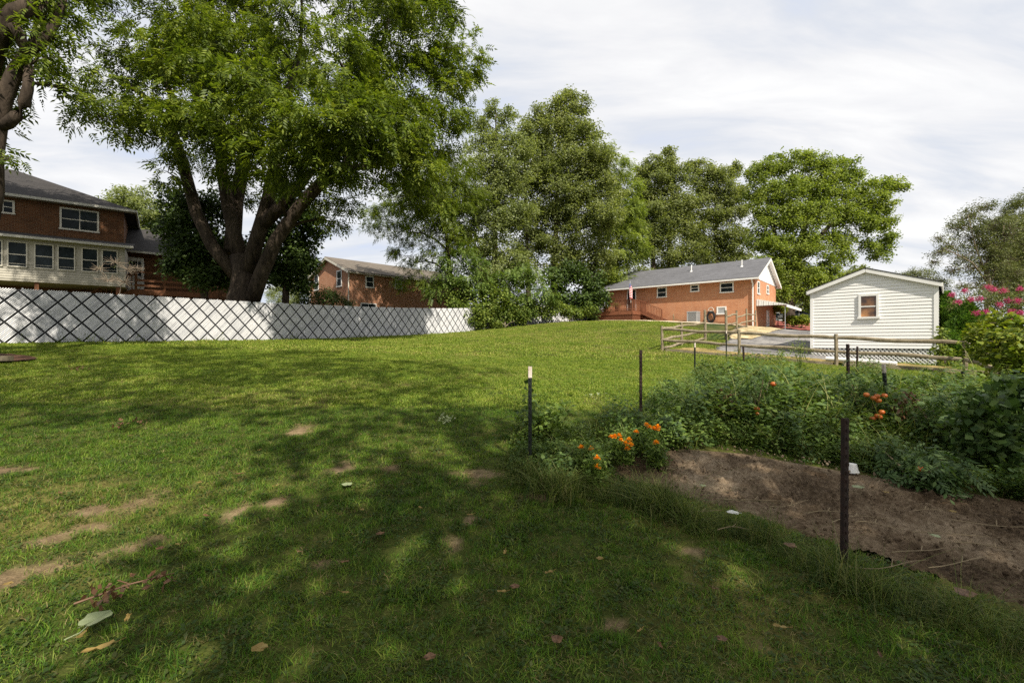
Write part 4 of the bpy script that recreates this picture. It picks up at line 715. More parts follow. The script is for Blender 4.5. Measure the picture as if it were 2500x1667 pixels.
# ------------------------------------------------------------------ trees
def leaves(name, par, mat, C, kind, scale, seed, out=None):
    r = np.random.default_rng(seed); N = len(C)
    def diamond(base, ax, side, L, Wd, cup=.08): return [base, base+ax*L*.42+side*Wd/2+np.array((0,0,cup*L)), base+ax*L, base+ax*L*.42-side*Wd/2+np.array((0,0,cup*L))]
    T = []; rr = np.random.default_rng(3)
    if kind == 'compound':
        for i in range(9):
            s = (i//2)/4; bx = np.array((.08+.30*s, 0, -.16*s*s)); sg = 1 if i % 2 else -1
            if i == 8: sg = 0
            ax = np.array((.55, sg*.8, -.28)) if sg else np.array((.9, 0, -.45)); ax /= np.linalg.norm(ax); sd_ = np.cross((0,0,1), ax); sd_ /= np.linalg.norm(sd_); T += diamond(bx, ax, sd_, .17, .06, 0)
    elif kind == 'maple':
        for i in range(6):
            a = i*2.4+rr.random(); el = rr.uniform(-.7, .55); ax = np.array((math.cos(a)*math.cos(el), math.sin(a)*math.cos(el), math.sin(el))); sd_ = np.cross(ax, (rr.normal(0,.4), rr.normal(0,.4), 1)); sd_ /= np.linalg.norm(sd_); T += diamond(ax*.05+rr.normal(0, .08, 3), ax, sd_, .17, .145)
    elif kind == 'fine':
        for i in range(8):
            a = i*2.4+rr.random(); el = rr.uniform(-.6, .8); ax = np.array((math.cos(a)*math.cos(el), math.sin(a)*math.cos(el), math.sin(el))); sd_ = np.cross(ax, (rr.normal(0,.5), rr.normal(0,.5), 1)); sd_ /= np.linalg.norm(sd_); T += diamond(rr.normal(0, .09, 3), ax, sd_, .10, .045)
    elif kind == 'scale':
        for i in range(5):
            a = (i-2)*.35; ax = np.array((math.cos(a)*.5, math.sin(a)*.5, .85)); ax /= np.linalg.norm(ax); T += diamond(np.array((0,0,0)), ax, np.array((-math.sin(a), math.cos(a), 0)), .16, .05, 0)
    T = np.array(T); K = len(T); yaw = r.random(N)*6.283 if out is None else out+r.normal(0, .7, N); ti = r.normal({'maple': .65, 'fine': .5, 'compound': .38}.get(kind, 0), .45, N); ro = r.normal(0, .38, N)
    cy, sy, ct, st_, cr_, sr_ = np.cos(yaw), np.sin(yaw), np.cos(ti), np.sin(ti), np.cos(ro), np.sin(ro); z0 = np.zeros(N); o1 = np.ones(N)
    Rz = np.stack([cy,-sy,z0,sy,cy,z0,z0,z0,o1], -1).reshape(N,3,3); Ry = np.stack([ct,z0,st_,z0,o1,z0,-st_,z0,ct], -1).reshape(N,3,3); Rx = np.stack([o1,z0,z0,z0,cr_,-sr_,z0,sr_,cr_], -1).reshape(N,3,3)
    sc = scale*r.uniform(.7, 1.3, N); V = np.einsum('nij,kj->nki', Rz@Ry@Rx, T)*sc[:,None,None]+C[:,None,:]; V = V.reshape(-1, 3)
    loc = np.array(par.location); return link_mesh(name, np_mesh(name, V-loc, np.arange(len(V)).reshape(-1, 4)), mat, par)
def tree(name, label, cat, base, paths, blobs, mat, kind, scale, dens, barkm, seed, group=None, sub=(.20, 16), twigs=5, flat=.85, crown='crown', tw=.02, stemname='trunk', solid=.2):
    base = np.array(base, float); th = thing(name, label, cat, base, 0, group); r = np.random.default_rng(seed); mb = MB(); sk = []
    def add(pts, rad, n=7):
        pts = [np.array(p, float) for p in pts]; mb.tube([p-base for p in pts], rad, n)
        for (a, ra), (c, rc) in zip(zip(pts, rad), zip(pts[1:], rad[1:])):
            for k in np.linspace(0, 1, 5): sk.append((*(a+(c-a)*k), ra+(rc-ra)*k))
    for pts, rad in paths: add(pts, rad, 12)
    C = []; O = []
    B = [(np.array(b[:3]), b[3]) for b in blobs]; root = np.array(paths[0][0][-1])
    for c, R in sorted(B, key=lambda q: np.linalg.norm(q[0]-root)):
        s = np.array(sk); dv = c-s[:,:3]; dist = np.linalg.norm(dv, axis=1); cost = dist*(1+1.1*np.clip(-dv[:,2]/np.maximum(dist, .01), -.3, 1)); i = int(np.argmin(cost)); p0 = s[i,:3]; L = dist[i]
        if L > .3:
            r0 = min(s[i,3]*.8, .025+.022*L); m1 = p0+(c-p0)*.35+np.array((0,0,.10*L))+r.normal(0, .05*L, 3); m2 = p0+(c-p0)*.7+np.array((0,0,.09*L))+r.normal(0, .05*L, 3); add([p0, m1, m2, c], [r0, r0*.8, r0*.6, max(tw, r0*.4)], 6)
        for _ in range(twigs):
            d = r.normal(0, 1, 3); d /= np.linalg.norm(d); d[2] = d[2]*.6+.1; e = c+d*R*.9; mb.tube([c-base, c+d*R*.45+r.normal(0,.06*R,3)-base, e-base], [max(tw*.8, .01), tw*.6, tw*.3], 4, cap=False)
        ns = sub[1]; d = r.normal(0, 1, (ns, 3)); d /= np.linalg.norm(d, axis=1)[:,None]; sc = c+d*R*(r.random((ns,1))**.5)*np.array((1,1,flat)); n = int(dens*R*R); w_ = r.random(ns)+.35; k = r.choice(ns, n, p=w_/w_.sum())
        g = r.normal(0, 1, (n, 3)); q = sc[k]+g*R*sub[0]*np.array((1,1,.62)); m_ = int(n*solid); dd = r.normal(0, 1, (m_, 3)); dd /= np.linalg.norm(dd, axis=1)[:,None]; q[:m_] = c+dd*R*(r.random((m_,1))**.4)*np.array((1,1,flat)); C.append(q); O.append(np.arctan2(q[:,1]-c[1], q[:,0]-c[0]))
    mb.build(stemname, barkm, th, True); C = np.concatenate(C); O = np.concatenate(O)
    leaves(crown, th, mat, C, kind, scale, seed+1, O); return th
def px_blobs(L, Y0): return [(*P(b[0], b[1], b[3] if len(b) > 3 else Y0), b[2]*(b[3] if len(b) > 3 else Y0)/F) for b in L]
def pth(pts): return [tuple(P(u, v, Y)) for u, v, Y in pts]
def root_at(u, Y): x = (u-CU)/F*Y; return (x, Y, g1(x, Y))
# the big walnut
wb = root_at(243, 23); W0 = [(250,42,60,22),(206,45,50,20),(160,62,42,22),(120,78,34,21),(96,112,24,20),(130,112,26,20),(200,100,46,19),(264,100,52,18.5),(325,50,58,20),(392,42,56,22),(446,48,38,23),(466,66,18,23),(330,118,52,18),(388,112,50,20),(436,104,38,23),(356,158,42,18.5),(300,158,36,18),(410,155,38,21),(440,150,22,24),
 (236,150,34,20),(176,152,22,21),(168,172,13,21),(152,108,22,20),(128,134,11,20),(116,128,9,20),(334,222,13,23),(322,200,16,22.5),(345,200,14,22.5),(405,196,26,23),(424,184,20,24),(300,-30,70,22),(200,-30,60,22),(390,-30,60,23),(440,-5,34,24),(280,60,40,27),(350,90,40,28),(220,70,40,27),(280,130,36,25),(340,150,34,26),(240,190,16,25),(395,120,30,26),(262,150,28,18),(304,130,36,17.5),(230,124,30,18),(350,130,36,17.5),(330,172,26,18),(400,140,30,19),(282,182,16,19.5),(190,120,24,18.5),(420,165,24,20),(452,120,22,22),(440,205,14,23),(60,-60,50,19),(120,-90,60,20),(20,-100,55,18),(0,-40,40,17),(180,-120,60,21),(80,-140,60,19),(180,25,40,24)]  # upper left blobs above the frame are added to shade the sunroom house
tree('walnut_tree', 'huge multi stemmed walnut tree spreading over the left white fence', 'tree', wb,
 [(pth([(243,312,23),(243,296,23),(245,280,23),(240,255,23)]), [.86,.70,.64,.48]), (pth([(240,256,23),(234,232,23),(228,205,23.2),(222,170,23.4),(218,120,23.6),(214,70,23.8),(212,20,24)]), [.37,.34,.31,.27,.22,.16,.1]),
  (pth([(236,275,22.8),(212,245,22.6),(196,212,22.4),(182,160,22.2),(170,125,22),(174,100,22),(160,70,21.8)]), [.34,.30,.27,.25,.22,.17,.1]), (pth([(170,125,22),(152,102,21.5),(128,84,21)]), [.2,.13,.08]),
  (pth([(248,270,22.8),(258,235,22.6),(268,200,22.5),(276,160,22.6),(284,110,22.8),(300,50,23)]), [.38,.34,.30,.26,.2,.12]), (pth([(262,225,22.6),(282,205,22.2),(300,185,22),(318,165,21.6)]), [.32,.28,.2,.1]),
  (pth([(252,300,22.8),(262,272,22.5),(276,240,22.3),(300,205,22),(322,182,21.6),(345,168,21.2),(380,165,21)]), [.38,.34,.32,.29,.27,.18,.1]), (pth([(232,252,23.2),(236,200,24),(246,150,25),(254,90,26),(258,30,27)]), [.4,.36,.3,.24,.14]),
  (pth([(345,168,21.2),(362,110,22),(376,70,22.5),(388,20,23)]), [.2,.18,.14,.08]), (pth([(362,110,22),(400,105,22.6),(425,100,23)]), [.16,.12,.06])],
 px_blobs(W0, 22), M['lf_walnut'], 'compound', 1.15, 150, M['barkbig'], 71, sub=(.17, 15), twigs=4, tw=.022, solid=.12)
dk_ = [(178,206,20,25),(192,228,24,25.2),(170,228,16,25.5),(214,206,20,26),(205,250,24,25),(226,246,20,25.5),(186,252,20,24.5),(200,275,18,24.5),(222,276,16,25.5),(176,268,13,24.5)]
tree('dark_maple_tree', 'small dark leafed tree hiding the brick wing left of the walnut trunk', 'tree', root_at(205, 25.2), [(pth([(205,312,25.2),(204,280,25.2),(206,240,25.2),(204,212,25.2)]), [.2,.17,.12,.06])], px_blobs(dk_, 25), M['lf_dark'], 'maple', .95, 300, M['barkdark'], 72, solid=.55)
dk2 = [(286,206,24,26.5),(300,232,22,27),(292,258,24,27),(272,236,18,27),(304,262,17,27.5),(278,276,16,27),(300,284,14,27.2),(262,262,16,26.8),(312,215,13,26)]
tree('dark_maple_tree', 'dark leafed tree filling the gap right of the walnut trunk', 'tree', root_at(285, 27), [(pth([(285,318,27),(286,285,27),(288,240,27),(290,212,27)]), [.22,.18,.12,.06])], px_blobs(dk2, 27), M['lf_dark'], 'maple', .95, 300, M['barkdark'], 73, solid=.5)
# tree at the left edge
T0 = [(38,26,18,11),(62,12,18,11.5),(48,58,17,11),(62,76,15,11.6),(74,92,12,11.8),(10,158,8,10.6),(2,150,8,10.8),(-20,30,40,11),(-40,90,40,11),(-60,20,60,11.5),(0,-30,45,11),(50,-30,45,12),(-90,60,50,12),(70,44,9,11.6)]
tree('walnut_tree', 'dark twisted walnut tree at the left edge beside the mulch ring', 'tree', (-13.9, 11.2, g1(-13.9, 11.2)),
 [([(-13.9,11.2,.8),(-13.75,11.2,1.8)]+pth([(-30,280,11.1),(-14,228,11),(-7,190,11),(-7,155,11),(-2,122,11),(4,98,11),(15,72,11),(27,52,11.1),(43,41,11.2),(56,22,11.3),(66,-8,11.4)]), [.30,.25,.22,.205,.20,.19,.18,.165,.15,.125,.11,.09,.06]),
  (pth([(-1,128,11),(8,123,10.95),(17,115,10.9),(24,104,10.9),(28,88,10.9),(29,66,11)]), [.10,.13,.125,.115,.105,.09]), (pth([(-14,70,11),(-4,40,10.9),(6,24,10.9),(16,12,10.9),(30,6,10.9),(44,-12,11)]), [.24,.22,.21,.19,.16,.12]), (pth([(-14,228,11),(-46,160,11),(-40,100,11),(-16,68,11)]), [.22,.23,.23,.23]), (pth([(27,54,11),(20,36,10.9),(13,24,10.8)]), [.10,.11,.12]), (pth([(33,46,11.1),(40,20,11.2),(46,-8,11.3)]), [.1,.09,.07])],
 px_blobs(T0, 11)+[(-24.6,19.6,15.2,2.2),(-22.8,18,17.4,2.5),(-21.5,15.5,19.5,2.6),(-20,14,20.5,2.5),(-26.2,19,15.8,2.2),(-19.8,17.7,15.2,1.5),(-21.6,17,15.6,1.7),(-18,13,18,2.2),(-24.4,17.4,17,2.2),(-27.5,20,15,2.2)], M['lf_walnut'], 'compound', .8, 330, M['barkbig'], 74, sub=(.3, 12), twigs=3, tw=.012, solid=.2)  # mostly unseen outer crown blobs, added to shade the sunroom house
# wood behind the fence, left to right
def stem(u, Y, v1, r0, lean=0): return pth([(u,330,Y),(u+lean*.2,300,Y),(u+lean*.6,(300+v1)/2,Y),(u+lean,v1,Y)]), [r0*1.1,r0*.9,r0*.5,r0*.12]
TR = [
 ('walnut_tree','ragged walnut tree reaching left over the brown brick house roof',450,37,[stem(455,37,200,.30,-12)],[(372,214,14),(384,226,17),(398,210,22),(420,200,28,35),(440,190,30,36),(412,232,17),(434,225,26),(452,212,28),(395,252,11),(415,262,14),(440,255,18),(404,280,10),(460,240,22),(425,180,22,35),(450,170,24),(465,195,22),(425,282,10)],'lf_walnut','compound',1.25,62,81,{}),
 ('pale_tree','thin grey green tree with a bare pale top left of the tallest tree',492,40,[stem(494,40,110,.34,2)],[(478,122,13),(492,108,10),(505,118,13),(482,142,18),(504,140,18),(476,165,18),(500,168,22),(480,192,22),(505,196,24),(474,218,20),(498,226,26),(520,215,20),(512,180,24),(516,150,18),(488,205,22),(468,240,20),(500,275,22),(478,272,18),(520,270,20),(486,250,20),(510,255,20)],'lf_mapleA','maple',1.15,70,82,{'twigs': 9}),
 ('tall_tree','tallest grey green tree in the middle of the wood',556,43,[stem(552,43,110,.42,8),stem(530,43,150,.3,-6)],[(570,97,11),(576,108,14),(555,108,13),(540,118,15),(560,126,22),(584,132,20),(530,138,20),(548,150,28),(576,155,28),(598,160,22),(526,172,24),(552,186,32),(584,190,30),(606,186,20),(530,212,26),(560,224,30),(590,226,28),(534,248,22),(566,258,24),(594,258,22),(605,215,20,41)],'lf_mid','maple',1.25,78,83,{}),
 ('young_tree','yellow green tree on the right flank of the tallest tree',618,45,[stem(615,45,170,.28,4)],[(606,152,13),(616,168,16),(624,188,17),(632,208,15),(618,212,18),(604,230,18),(626,236,18),(612,256,18),(634,252,14),(620,278,16),(602,276,16),(636,226,13)],'lf_maple','compound',1.5,75,84,{}),
 ('tall_maple','broad spiky topped maple behind the left half of the ranch roof',655,56,[stem(652,56,160,.4,3),stem(668,56,165,.34,4)],[(640,172,11),(652,166,13),(668,162,12),(669,152,7),(660,182,20),(642,192,16),(680,178,15),(648,212,20),(672,205,22),(636,225,16),(660,232,22),(684,228,18),(645,250,18),(668,255,20),(690,255,16),(638,272,14),(665,276,16),(686,205,16)],'lf_mid','maple',1.5,60,85,{}),
 ('tall_maple','rounded dark maple behind the right half of the ranch roof',715,58,[stem(716,58,165,.4,0)],[(696,170,12),(708,178,15),(725,174,12),(736,170,9),(700,195,18),(722,194,18),(740,192,12),(706,215,20),(730,214,17),(744,208,10),(700,238,18),(722,236,18),(740,236,13),(704,258,16),(728,256,15),(742,255,11)],'lf_mid','maple',1.5,60,86,{}),
 ('shade_maple','wide bright maple leaning right with thick trunk behind the ranch gable',788,47,[(pth([(789,332,47),(789,312,47),(790,285,47),(792,262,47)]),[.62,.55,.5,.4]),(pth([(791,270,47),(775,235,47),(765,195,47)]),[.3,.22,.1]),(pth([(792,265,47),(805,225,47),(815,185,47)]),[.3,.24,.1]),(pth([(793,265,47),(830,225,47),(870,195,47)]),[.28,.2,.08])],
  [(758,172,13),(772,166,13),(790,164,15),(808,160,13),(826,166,15),(844,170,14),(858,182,14),(765,192,19),(788,190,22),(812,188,22),(836,192,20),(862,202,18),(882,186,12),(896,182,9),(904,186,6),(878,206,14),(764,218,17),(790,218,22),(816,216,22),(842,218,19),(866,226,16),(884,222,12),(888,240,11),(880,254,10),(868,246,10),(772,245,17),(796,246,20),(820,244,18),(842,244,13),(782,270,17),(806,272,18),(830,264,12),(768,270,11),(776,292,13),(800,296,12),(780,285,16),(800,285,18),(815,280,16),(765,262,14),(830,280,12),(810,304,10),(790,256,18),(758,240,14),(845,258,8)],'lf_maple','maple',1.35,72,87,{}),
 ('background_tree','pale yellow green tree behind the brick wing of the left house',140,47,[stem(140,47,215,.3)],[(118,208,16),(135,200,17),(150,212,17),(108,222,14),(128,222,18),(148,232,18),(164,226,13),(172,240,13),(120,240,16),(160,248,15)],'lf_mapleA','maple',1.4,70,88,{}),
 ('background_tree','sunlit slender tree between the walnut and the brown brick house',300,56,[stem(298,56,262,.2)],[(300,262,9),(306,274,9),(292,280,11),(304,288,10),(284,290,11),(276,296,10),(296,298,10)],'lf_mapleA','fine',1.8,90,89,{}),
 ('background_tree','low treetop behind the shed roof peak',856,60,[stem(856,60,285,.2)],[(848,276,8),(858,272,9),(868,278,8),(838,282,7),(856,284,9)],'lf_mid','maple',1.6,70,90,{}),
 ('background_tree','low olive treetop behind the right end of the shed roof',915,36,[stem(915,36,285,.2)],[(900,278,9),(914,274,10),(928,276,10),(940,282,10),(920,288,12),(938,296,12)],'lf_olive','fine',1.5,95,91,{}),
 ('evergreen_tree','olive evergreen at the right edge behind the twiggy tree',1015,33,[stem(1016,33,215,.3)],[(1012,210,11),(1022,200,12),(1008,226,15),(1026,228,18),(1004,250,15),(1022,258,20),(1000,275,14),(1020,285,18),(1040,230,30),(1040,270,30),(1015,240,18),(1010,265,18),(1000,290,14)],'lf_olive','fine',1.7,110,92,{}),
]
for nm, lb, bu, bY, paths, bl, mt, kd, sc, dn, sd_, kw in TR:
    tree(nm, lb, 'tree', root_at(bu, bY), paths, px_blobs(bl, bY), M[mt], kd, sc*.74, dn*3.0, M['barkdark'], sd_, **kw)
# twiggy half bare tree on the right
tw_b = [(958,228,13),(970,216,14),(982,208,12),(990,225,16),(972,238,16),(950,246,10),(940,252,9),(962,256,13),(985,246,17),(1002,236,15),(975,268,12),(955,270,9),(990,268,15),(1006,262,15),(940,238,7),(935,262,6),(998,285,14),(980,284,12),(1015,285,14),(962,286,9),(1010,228,16),(1018,245,16),(1000,245,16),(985,228,14),(1012,272,18),(990,256,16)]
tree('twiggy_tree', 'half bare twiggy tree at the right behind the pink blossoms', 'tree', root_at(985, 25), [(pth([(988,335,25),(987,305,25),(990,285,25),(986,262,25)]), [.16,.12,.08,.05]), (pth([(990,285,25),(972,262,24.6),(945,248,24.4)]), [.05,.035,.015]), (pth([(988,280,25),(975,245,24.8),(968,215,24.6)]), [.05,.035,.015]), (pth([(990,285,25),(1000,255,25),(1004,225,25)]), [.05,.04,.02])], px_blobs(tw_b, 25), M['lf_olive'], 'fine', 1.0, 240, M['twig'], 93, twigs=44, tw=.012)
# ------------------------------------------------------------------ shrubs
def shrub(name, label, cat, u, Y, bl, mt, kd, sc, dn, sd_, **kw):
    b0 = root_at(u, Y); return tree(name, label, cat, b0, [([b0, (b0[0], b0[1], b0[2]+.5)], [.05, .03])], px_blobs(bl, Y), M[mt], kd, sc, dn, M['twig'], sd_, crown='foliage', stemname='stem', tw=.012, **kw)
shrub('shrub','round dark shrub in front of the brown brick gable','shrub',322,30,[(312,298,9),(325,295,11),(338,299,9),(303,303,9),(348,303,7),(322,304,12)],'lf_dark','fine',1.3,260,101,solid=.6)
shrub('shrub','sprawling green sumac above the vine covered fence','shrub',462,36,[(450,262,12),(466,256,13),(480,264,11),(444,278,11),(462,278,14),(478,282,12),(436,292,10)],'lf_weed','compound',1.4,120,102,solid=.5)
shrub('shrub','dense green undergrowth bush below the pale tree','shrub',478,36,[(452,298,11),(468,294,12),(486,292,12),(460,308,11),(482,306,13),(500,298,12)],'lf_vine','maple',1.1,170,103,solid=.6)
shrub('shrub','bush with drooping compound leaves between the two dark trunks','shrub',520,37,[(505,278,12),(520,272,13),(536,278,12),(512,296,13),(532,294,13),(548,290,11),(524,308,11)],'lf_weed','compound',1.5,110,104,solid=.5)
shrub('shrub','dark bush under the tallest tree','shrub',570,40,[(556,278,14),(574,272,15),(592,280,14),(560,298,14),(582,300,14),(600,296,12),(548,306,11),(590,312,10)],'lf_dark','maple',1.3,150,105,solid=.6)
shrub('shrub','dark bush standing at the left end of the red deck','shrub',600,45.5,[(592,280,12),(606,278,11),(588,300,11),(578,308,9),(612,266,10),(612,286,9,47),(600,296,9,46)],'lf_dark','maple',1.3,160,106,solid=.6)
# vines over the fence
vb = []
for u, v, r_ in ((462,314,7),(470,320,6),(474,308,8),(484,316,9),(494,308,10),(506,314,10),(480,324,6),(496,322,8),(512,304,9),(522,312,10),(534,308,10),(546,312,9),(556,306,9),(566,310,8),(578,312,7),(590,308,8),(455,304,6),(520,320,6)): vb.append((u, v, r_, 34.5+(u-460)*.035))
shrub('vine','yellowish green vines smothering the far end of the white fence','vine',505,35.3,vb,'lf_vine','maple',.85,300,107,solid=.5)
shrub('vine','leafy vine climbing the right corner of the shed','vine',945,15.2,[(942,340,6),(944,352,8),(948,366,9),(942,376,7),(952,374,6),(941,330,4)],'lf_vine','maple',.55,650,108,solid=.5)
shrub('grape_vine','yellow green grape vine thicket over the rail fence at the right edge','vine',1000,9.6,[(978,338,10,10.6),(990,324,10,10.6),(1003,322,12,10.2),(1018,326,14,10),(982,354,9,10.4),(1010,342,16,9.6),(1026,355,18,9),(976,388,10,9.8),(1030,385,18,8.6),(1014,380,10,9.0),(1050,340,30,9),(1050,380,30,8.6),(997,313,5,10.4),(973,350,6,10.6),(985,376,8,9.6),(985,334,11,10.2),(998,338,13,10),(1012,330,12,9.8),(1024,340,14,9.6),(990,352,12,9.8),(1006,358,13,9.5),(1022,372,14,9),(975,330,6,10.6)],'lf_bright','maple',.62,520,109,solid=.4)
shrub('crape_myrtle','crape myrtle with green leaves and pink flower plumes beyond the arborvitae','shrub',995,17.5,[(962,302,11),(978,300,14),(995,300,15),(1012,298,15),(1025,304,15),(985,316,13),(1010,316,15),(968,318,10),(1045,300,20)],'lf_olive','fine',1.0,260,110,solid=.5)
cm = bpy.data.objects['crape_myrtle']; r = np.random.default_rng(4)
for u, v, rp in ((952,294,3),(958,301,3.4),(971,299,4.2),(980,298,4),(989,286,3.6),(1000,304,4.4),(1007,300,3.6),(986,311,3.4),(977,312,3),(1018,300,4),(1012,311,4),(1021,312,3.6),(994,289,3),(1004,290,4.4),(965,290,2.6),(1020,288,3),(1009,318,3)):
    c = P(u, v, 16.7+r.normal(0, .15)); leaves('blossom', cm, M['pink'], c+r.normal(0, 1, (30, 3))*rp*16.5/F*.28*np.array((1.2,.8,.8)), 'fine', .42, int(u))
for u, Y, vt, rb, lb in ((946,18.4,294,15,'taller pointed arborvitae right behind the shed corner'),(966,17.4,303,17,'shorter broad arborvitae right of the taller pointed one')):
    b0 = np.array(root_at(u, Y)); h = CAMZ+(CV-vt)/F*Y-b0[2]; th = thing('arborvitae', lb, 'conifer', b0, 0, 'arborvitae beside the shed'); b = MB(); b.tube([(0,0,-.1),(0,0,h*.8)], [.07,.02]); b.build('trunk', M['barkdark'], th)
    n = 5200; k = r.random(n)**1.4; R_ = rb*Y/F*np.clip(np.sin((1-k)*1.9+.02)*1.05, 0, 1)**.8*(.78+.22*r.random(n)); a = r.random(n)*6.283; R_ *= 1+.12*np.sin(a*5+k*9); leaves('crown', th, M['lf_conifer'], b0+np.stack([R_*np.cos(a), R_*np.sin(a), .05+k*h*.97], -1), 'scale', 1.15, 120+u, a)
shrub('twig_bush','leafless grey twig bush in front of the sunroom','shrub',118,20,[(100,268,10),(115,262,12),(128,270,11),(108,280,12),(124,282,12),(136,268,8)],'lf_olive','fine',.5,6,111,twigs=30)
for i, (u, Y, lb) in enumerate(((778,40.2,'bright green hosta clump left of the maple trunk on the red mulch'),(792,38.6,'bright green hosta clump below the maple trunk on the red mulch'),(802,38.4,'bright green hosta clump on the red mulch nearest the shed'))):
    x = (u-CU)/F*Y; shrub('hosta', lb, 'plant', u, Y, [(u-4,316.5+(4 if i else -8),4.6),(u+4,316.5+(4 if i else -8),4.6),(u,315+(4 if i else -8),4.6)],'lf_bright','maple',.9,420,130+i)
# trees behind the camera whose shade lies over the near lawn
r = np.random.default_rng(77)
def shade_blobs(tg):
    out = []
    for gx, gy, hh, R_ in tg: tt = hh/math.tan(SUN_EL); out.append((gx+SUN_H[0]*tt, gy+SUN_H[1]*tt, g1(gx, gy)+hh, R_))
    return out
tgA = [(x, y, h, R_) for x, y, h, R_ in ((.2,2.8,8.8,1.6),(2.2,3.2,9,1.7),(3.8,3.6,9.3,1.7),(-.6,3.8,10,1.3),(5.4,3.6,9,1.6),(1.6,1.6,8,1.5),(3.6,2.2,8.4,1.6),(.5,2.2,8.5,1.6),(2.6,2.4,8,1.6),(4.6,3.2,8.5,1.7),(1.4,4.2,10,1.5),(3.6,4.6,10.5,1.6),(5.8,5.2,10,1.7),(-.6,6.4,13,1.2),(2.0,6.6,13,.9),(4.6,6.6,13,.8),(7.2,6.0,12,1.0),(8.6,5.4,12,1.6),(-1.6,2.6,9,1.3),(-1.6,9.0,16,1.1),(-2,5.2,11,.9),(-3,7.4,14,1.2))]
tgB = [(x, y, h, R_) for x, y, h, R_ in ((-5.4,7.6,13,1.7),(-8,7.0,12,1.8),(-3.6,10.6,16,1.6),(-6.4,10.4,15,1.8),(-9.6,9.6,14,1.9),(-5.2,13.0,17,1.6),(-8.4,12.8,16,1.9),(-11.6,12.0,15,1.8),(-2.8,13.0,18,1.2),(-12.4,9.4,13,1.8),(-8.6,5.0,10,1.2),(-7,15.4,18,1.2),(-10.8,15.4,17,1.5),(-14,13.4,15,1.4),(-1.4,11.8,17.5,1.2))]
for tg, bx, lb, s_ in ((tgA, (4.2,-6.0), 'tall shade tree behind the camera, right of the middle', 140), (tgB, (-5.0,-5.0), 'tall shade tree behind the camera, on the left', 141)):
    b0 = (bx[0], bx[1], g1(*bx)); tree('shade_tree', lb, 'tree', b0, [([b0, (bx[0],bx[1],b0[2]+4), (bx[0]+.3,bx[1]+.3,b0[2]+9), (bx[0],bx[1]+.4,b0[2]+14)], [.5,.42,.3,.14])], shade_blobs(tg), M['lf_maple'], 'maple', 1.3, 34, M['barkdark'], s_, sub=(.28, 11), solid=.5)
# ------------------------------------------------------------------ garden plants
def plant(name, label, cat, u, Y, hgt, rad, mt, kd, sc, n, sd_, group=None, stems=5):
    b0 = np.array(root_at(u, Y)); th = thing(name, label, cat, b0, 0, group); r = np.random.default_rng(sd_); b = MB(); C = []
    for i in range(stems):
        a = r.random()*6.28; e = np.array((math.cos(a)*rad*r.uniform(.3,.8), math.sin(a)*rad*r.uniform(.3,.8), hgt*r.uniform(.7,1))); m = e*.5+np.array((0,0,.12*hgt)); b.tube([(0,0,-.02), m, e], [.012,.009,.005], 5)
        k = r.random(n//stems)**.7; C.append(e*k[:,None]+r.normal(0, 1, (n//stems, 3))*np.array((rad,rad,hgt))*.24)
    b.build('stem', M['straw'] if name == 'tomato_plant' else M['lf_weed'], th); C = np.concatenate(C); C[:,2] = np.abs(C[:,2])+.02; leaves('foliage', th, M[mt], C+b0, kd, sc, sd_+1); return th, b0
def fruit(th, b0, u, v, Y, r_, mat, nm='tomato'):
    p = P(u, v, Y)-b0; b = MB(); b.ball(p, r_, 12, 8, 0, (1,1,.82), 5, .05); o = b.build(nm, M[mat], th, True); b = MB()
    for k in range(5): a = k*1.2566; b.face([p+np.array((0,0,r_*.8)), p+np.array((math.cos(a-.3)*r_*.3,math.sin(a-.3)*r_*.3,r_*.84)), p+np.array((math.cos(a)*r_*.75,math.sin(a)*r_*.75,r_*.72)), p+np.array((math.cos(a+.3)*r_*.3,math.sin(a+.3)*r_*.3,r_*.84))])
    b.build('calyx', M['lf_weed'], o)
def c6(x, y): return (1800+x/3.36)/2.4414, (850+y/3.36)/2.4414
t1, b1 = plant('tomato_plant','dark tomato plant with an orange tomato at its top, below the leaning rusty post','tomato plant',755,6.1,.78,.34,'lf_tomato','compound',.34,300,201,'tomato plants in the weed bed')
for x, y, c in ((295,290,'tomato'),(160,495,'tomato'),(165,535,'tomato'),(190,545,'tomato')): fruit(t1, b1, *c6(x, y), 5.8, .037, c)
t2, b2 = plant('tomato_plant','tomato plant carrying a cluster of ripe tomatoes left of the leaning white tipped post','tomato plant',870,5.9,.75,.36,'lf_tomato','compound',.34,300,203,'tomato plants in the weed bed')
for x, y in ((1060,378),(1147,390),(1158,425),(1118,405),(1207,385),(1185,520),(1150,552),(1165,560),(1110,575)): fruit(t2, b2, *c6(x, y), 5.6, .036, 'tomato')
t3, b3 = plant('tomato_plant','tomato plant with a cluster of green tomatoes right of the leaning white tipped post','tomato plant',940,5.4,.66,.34,'lf_tomato','compound',.34,280,205,'tomato plants in the weed bed')
for x, y in ((1690,575),(1715,568),(1745,580),(1765,612),(1725,605),(1680,595),(1815,650),(1505,455)): fruit(t3, b3, *c6(x, y), 5.05, .037, 'greentomato')
t4, b4 = plant('tomato_plant','low tomato vine sprawling onto the soil with one red tomato','tomato plant',915,4.35,.30,.42,'lf_tomato','compound',.38,300,207,'tomato plants in the weed bed'); fruit(t4, b4, *c6(1500, 985), 4.2, .03, 'tomato')
plant('withered_plant','brown withered plant stalks between the ripe and green tomatoes','plant',908,5.6,.60,.09,'drybrown','fine',.7,36,209,stems=8); plant('withered_plant','brown withered stalks at the left of the dark tomato plant','plant',728,5.9,.5,.15,'drybrown','fine',.6,40,211,stems=9)
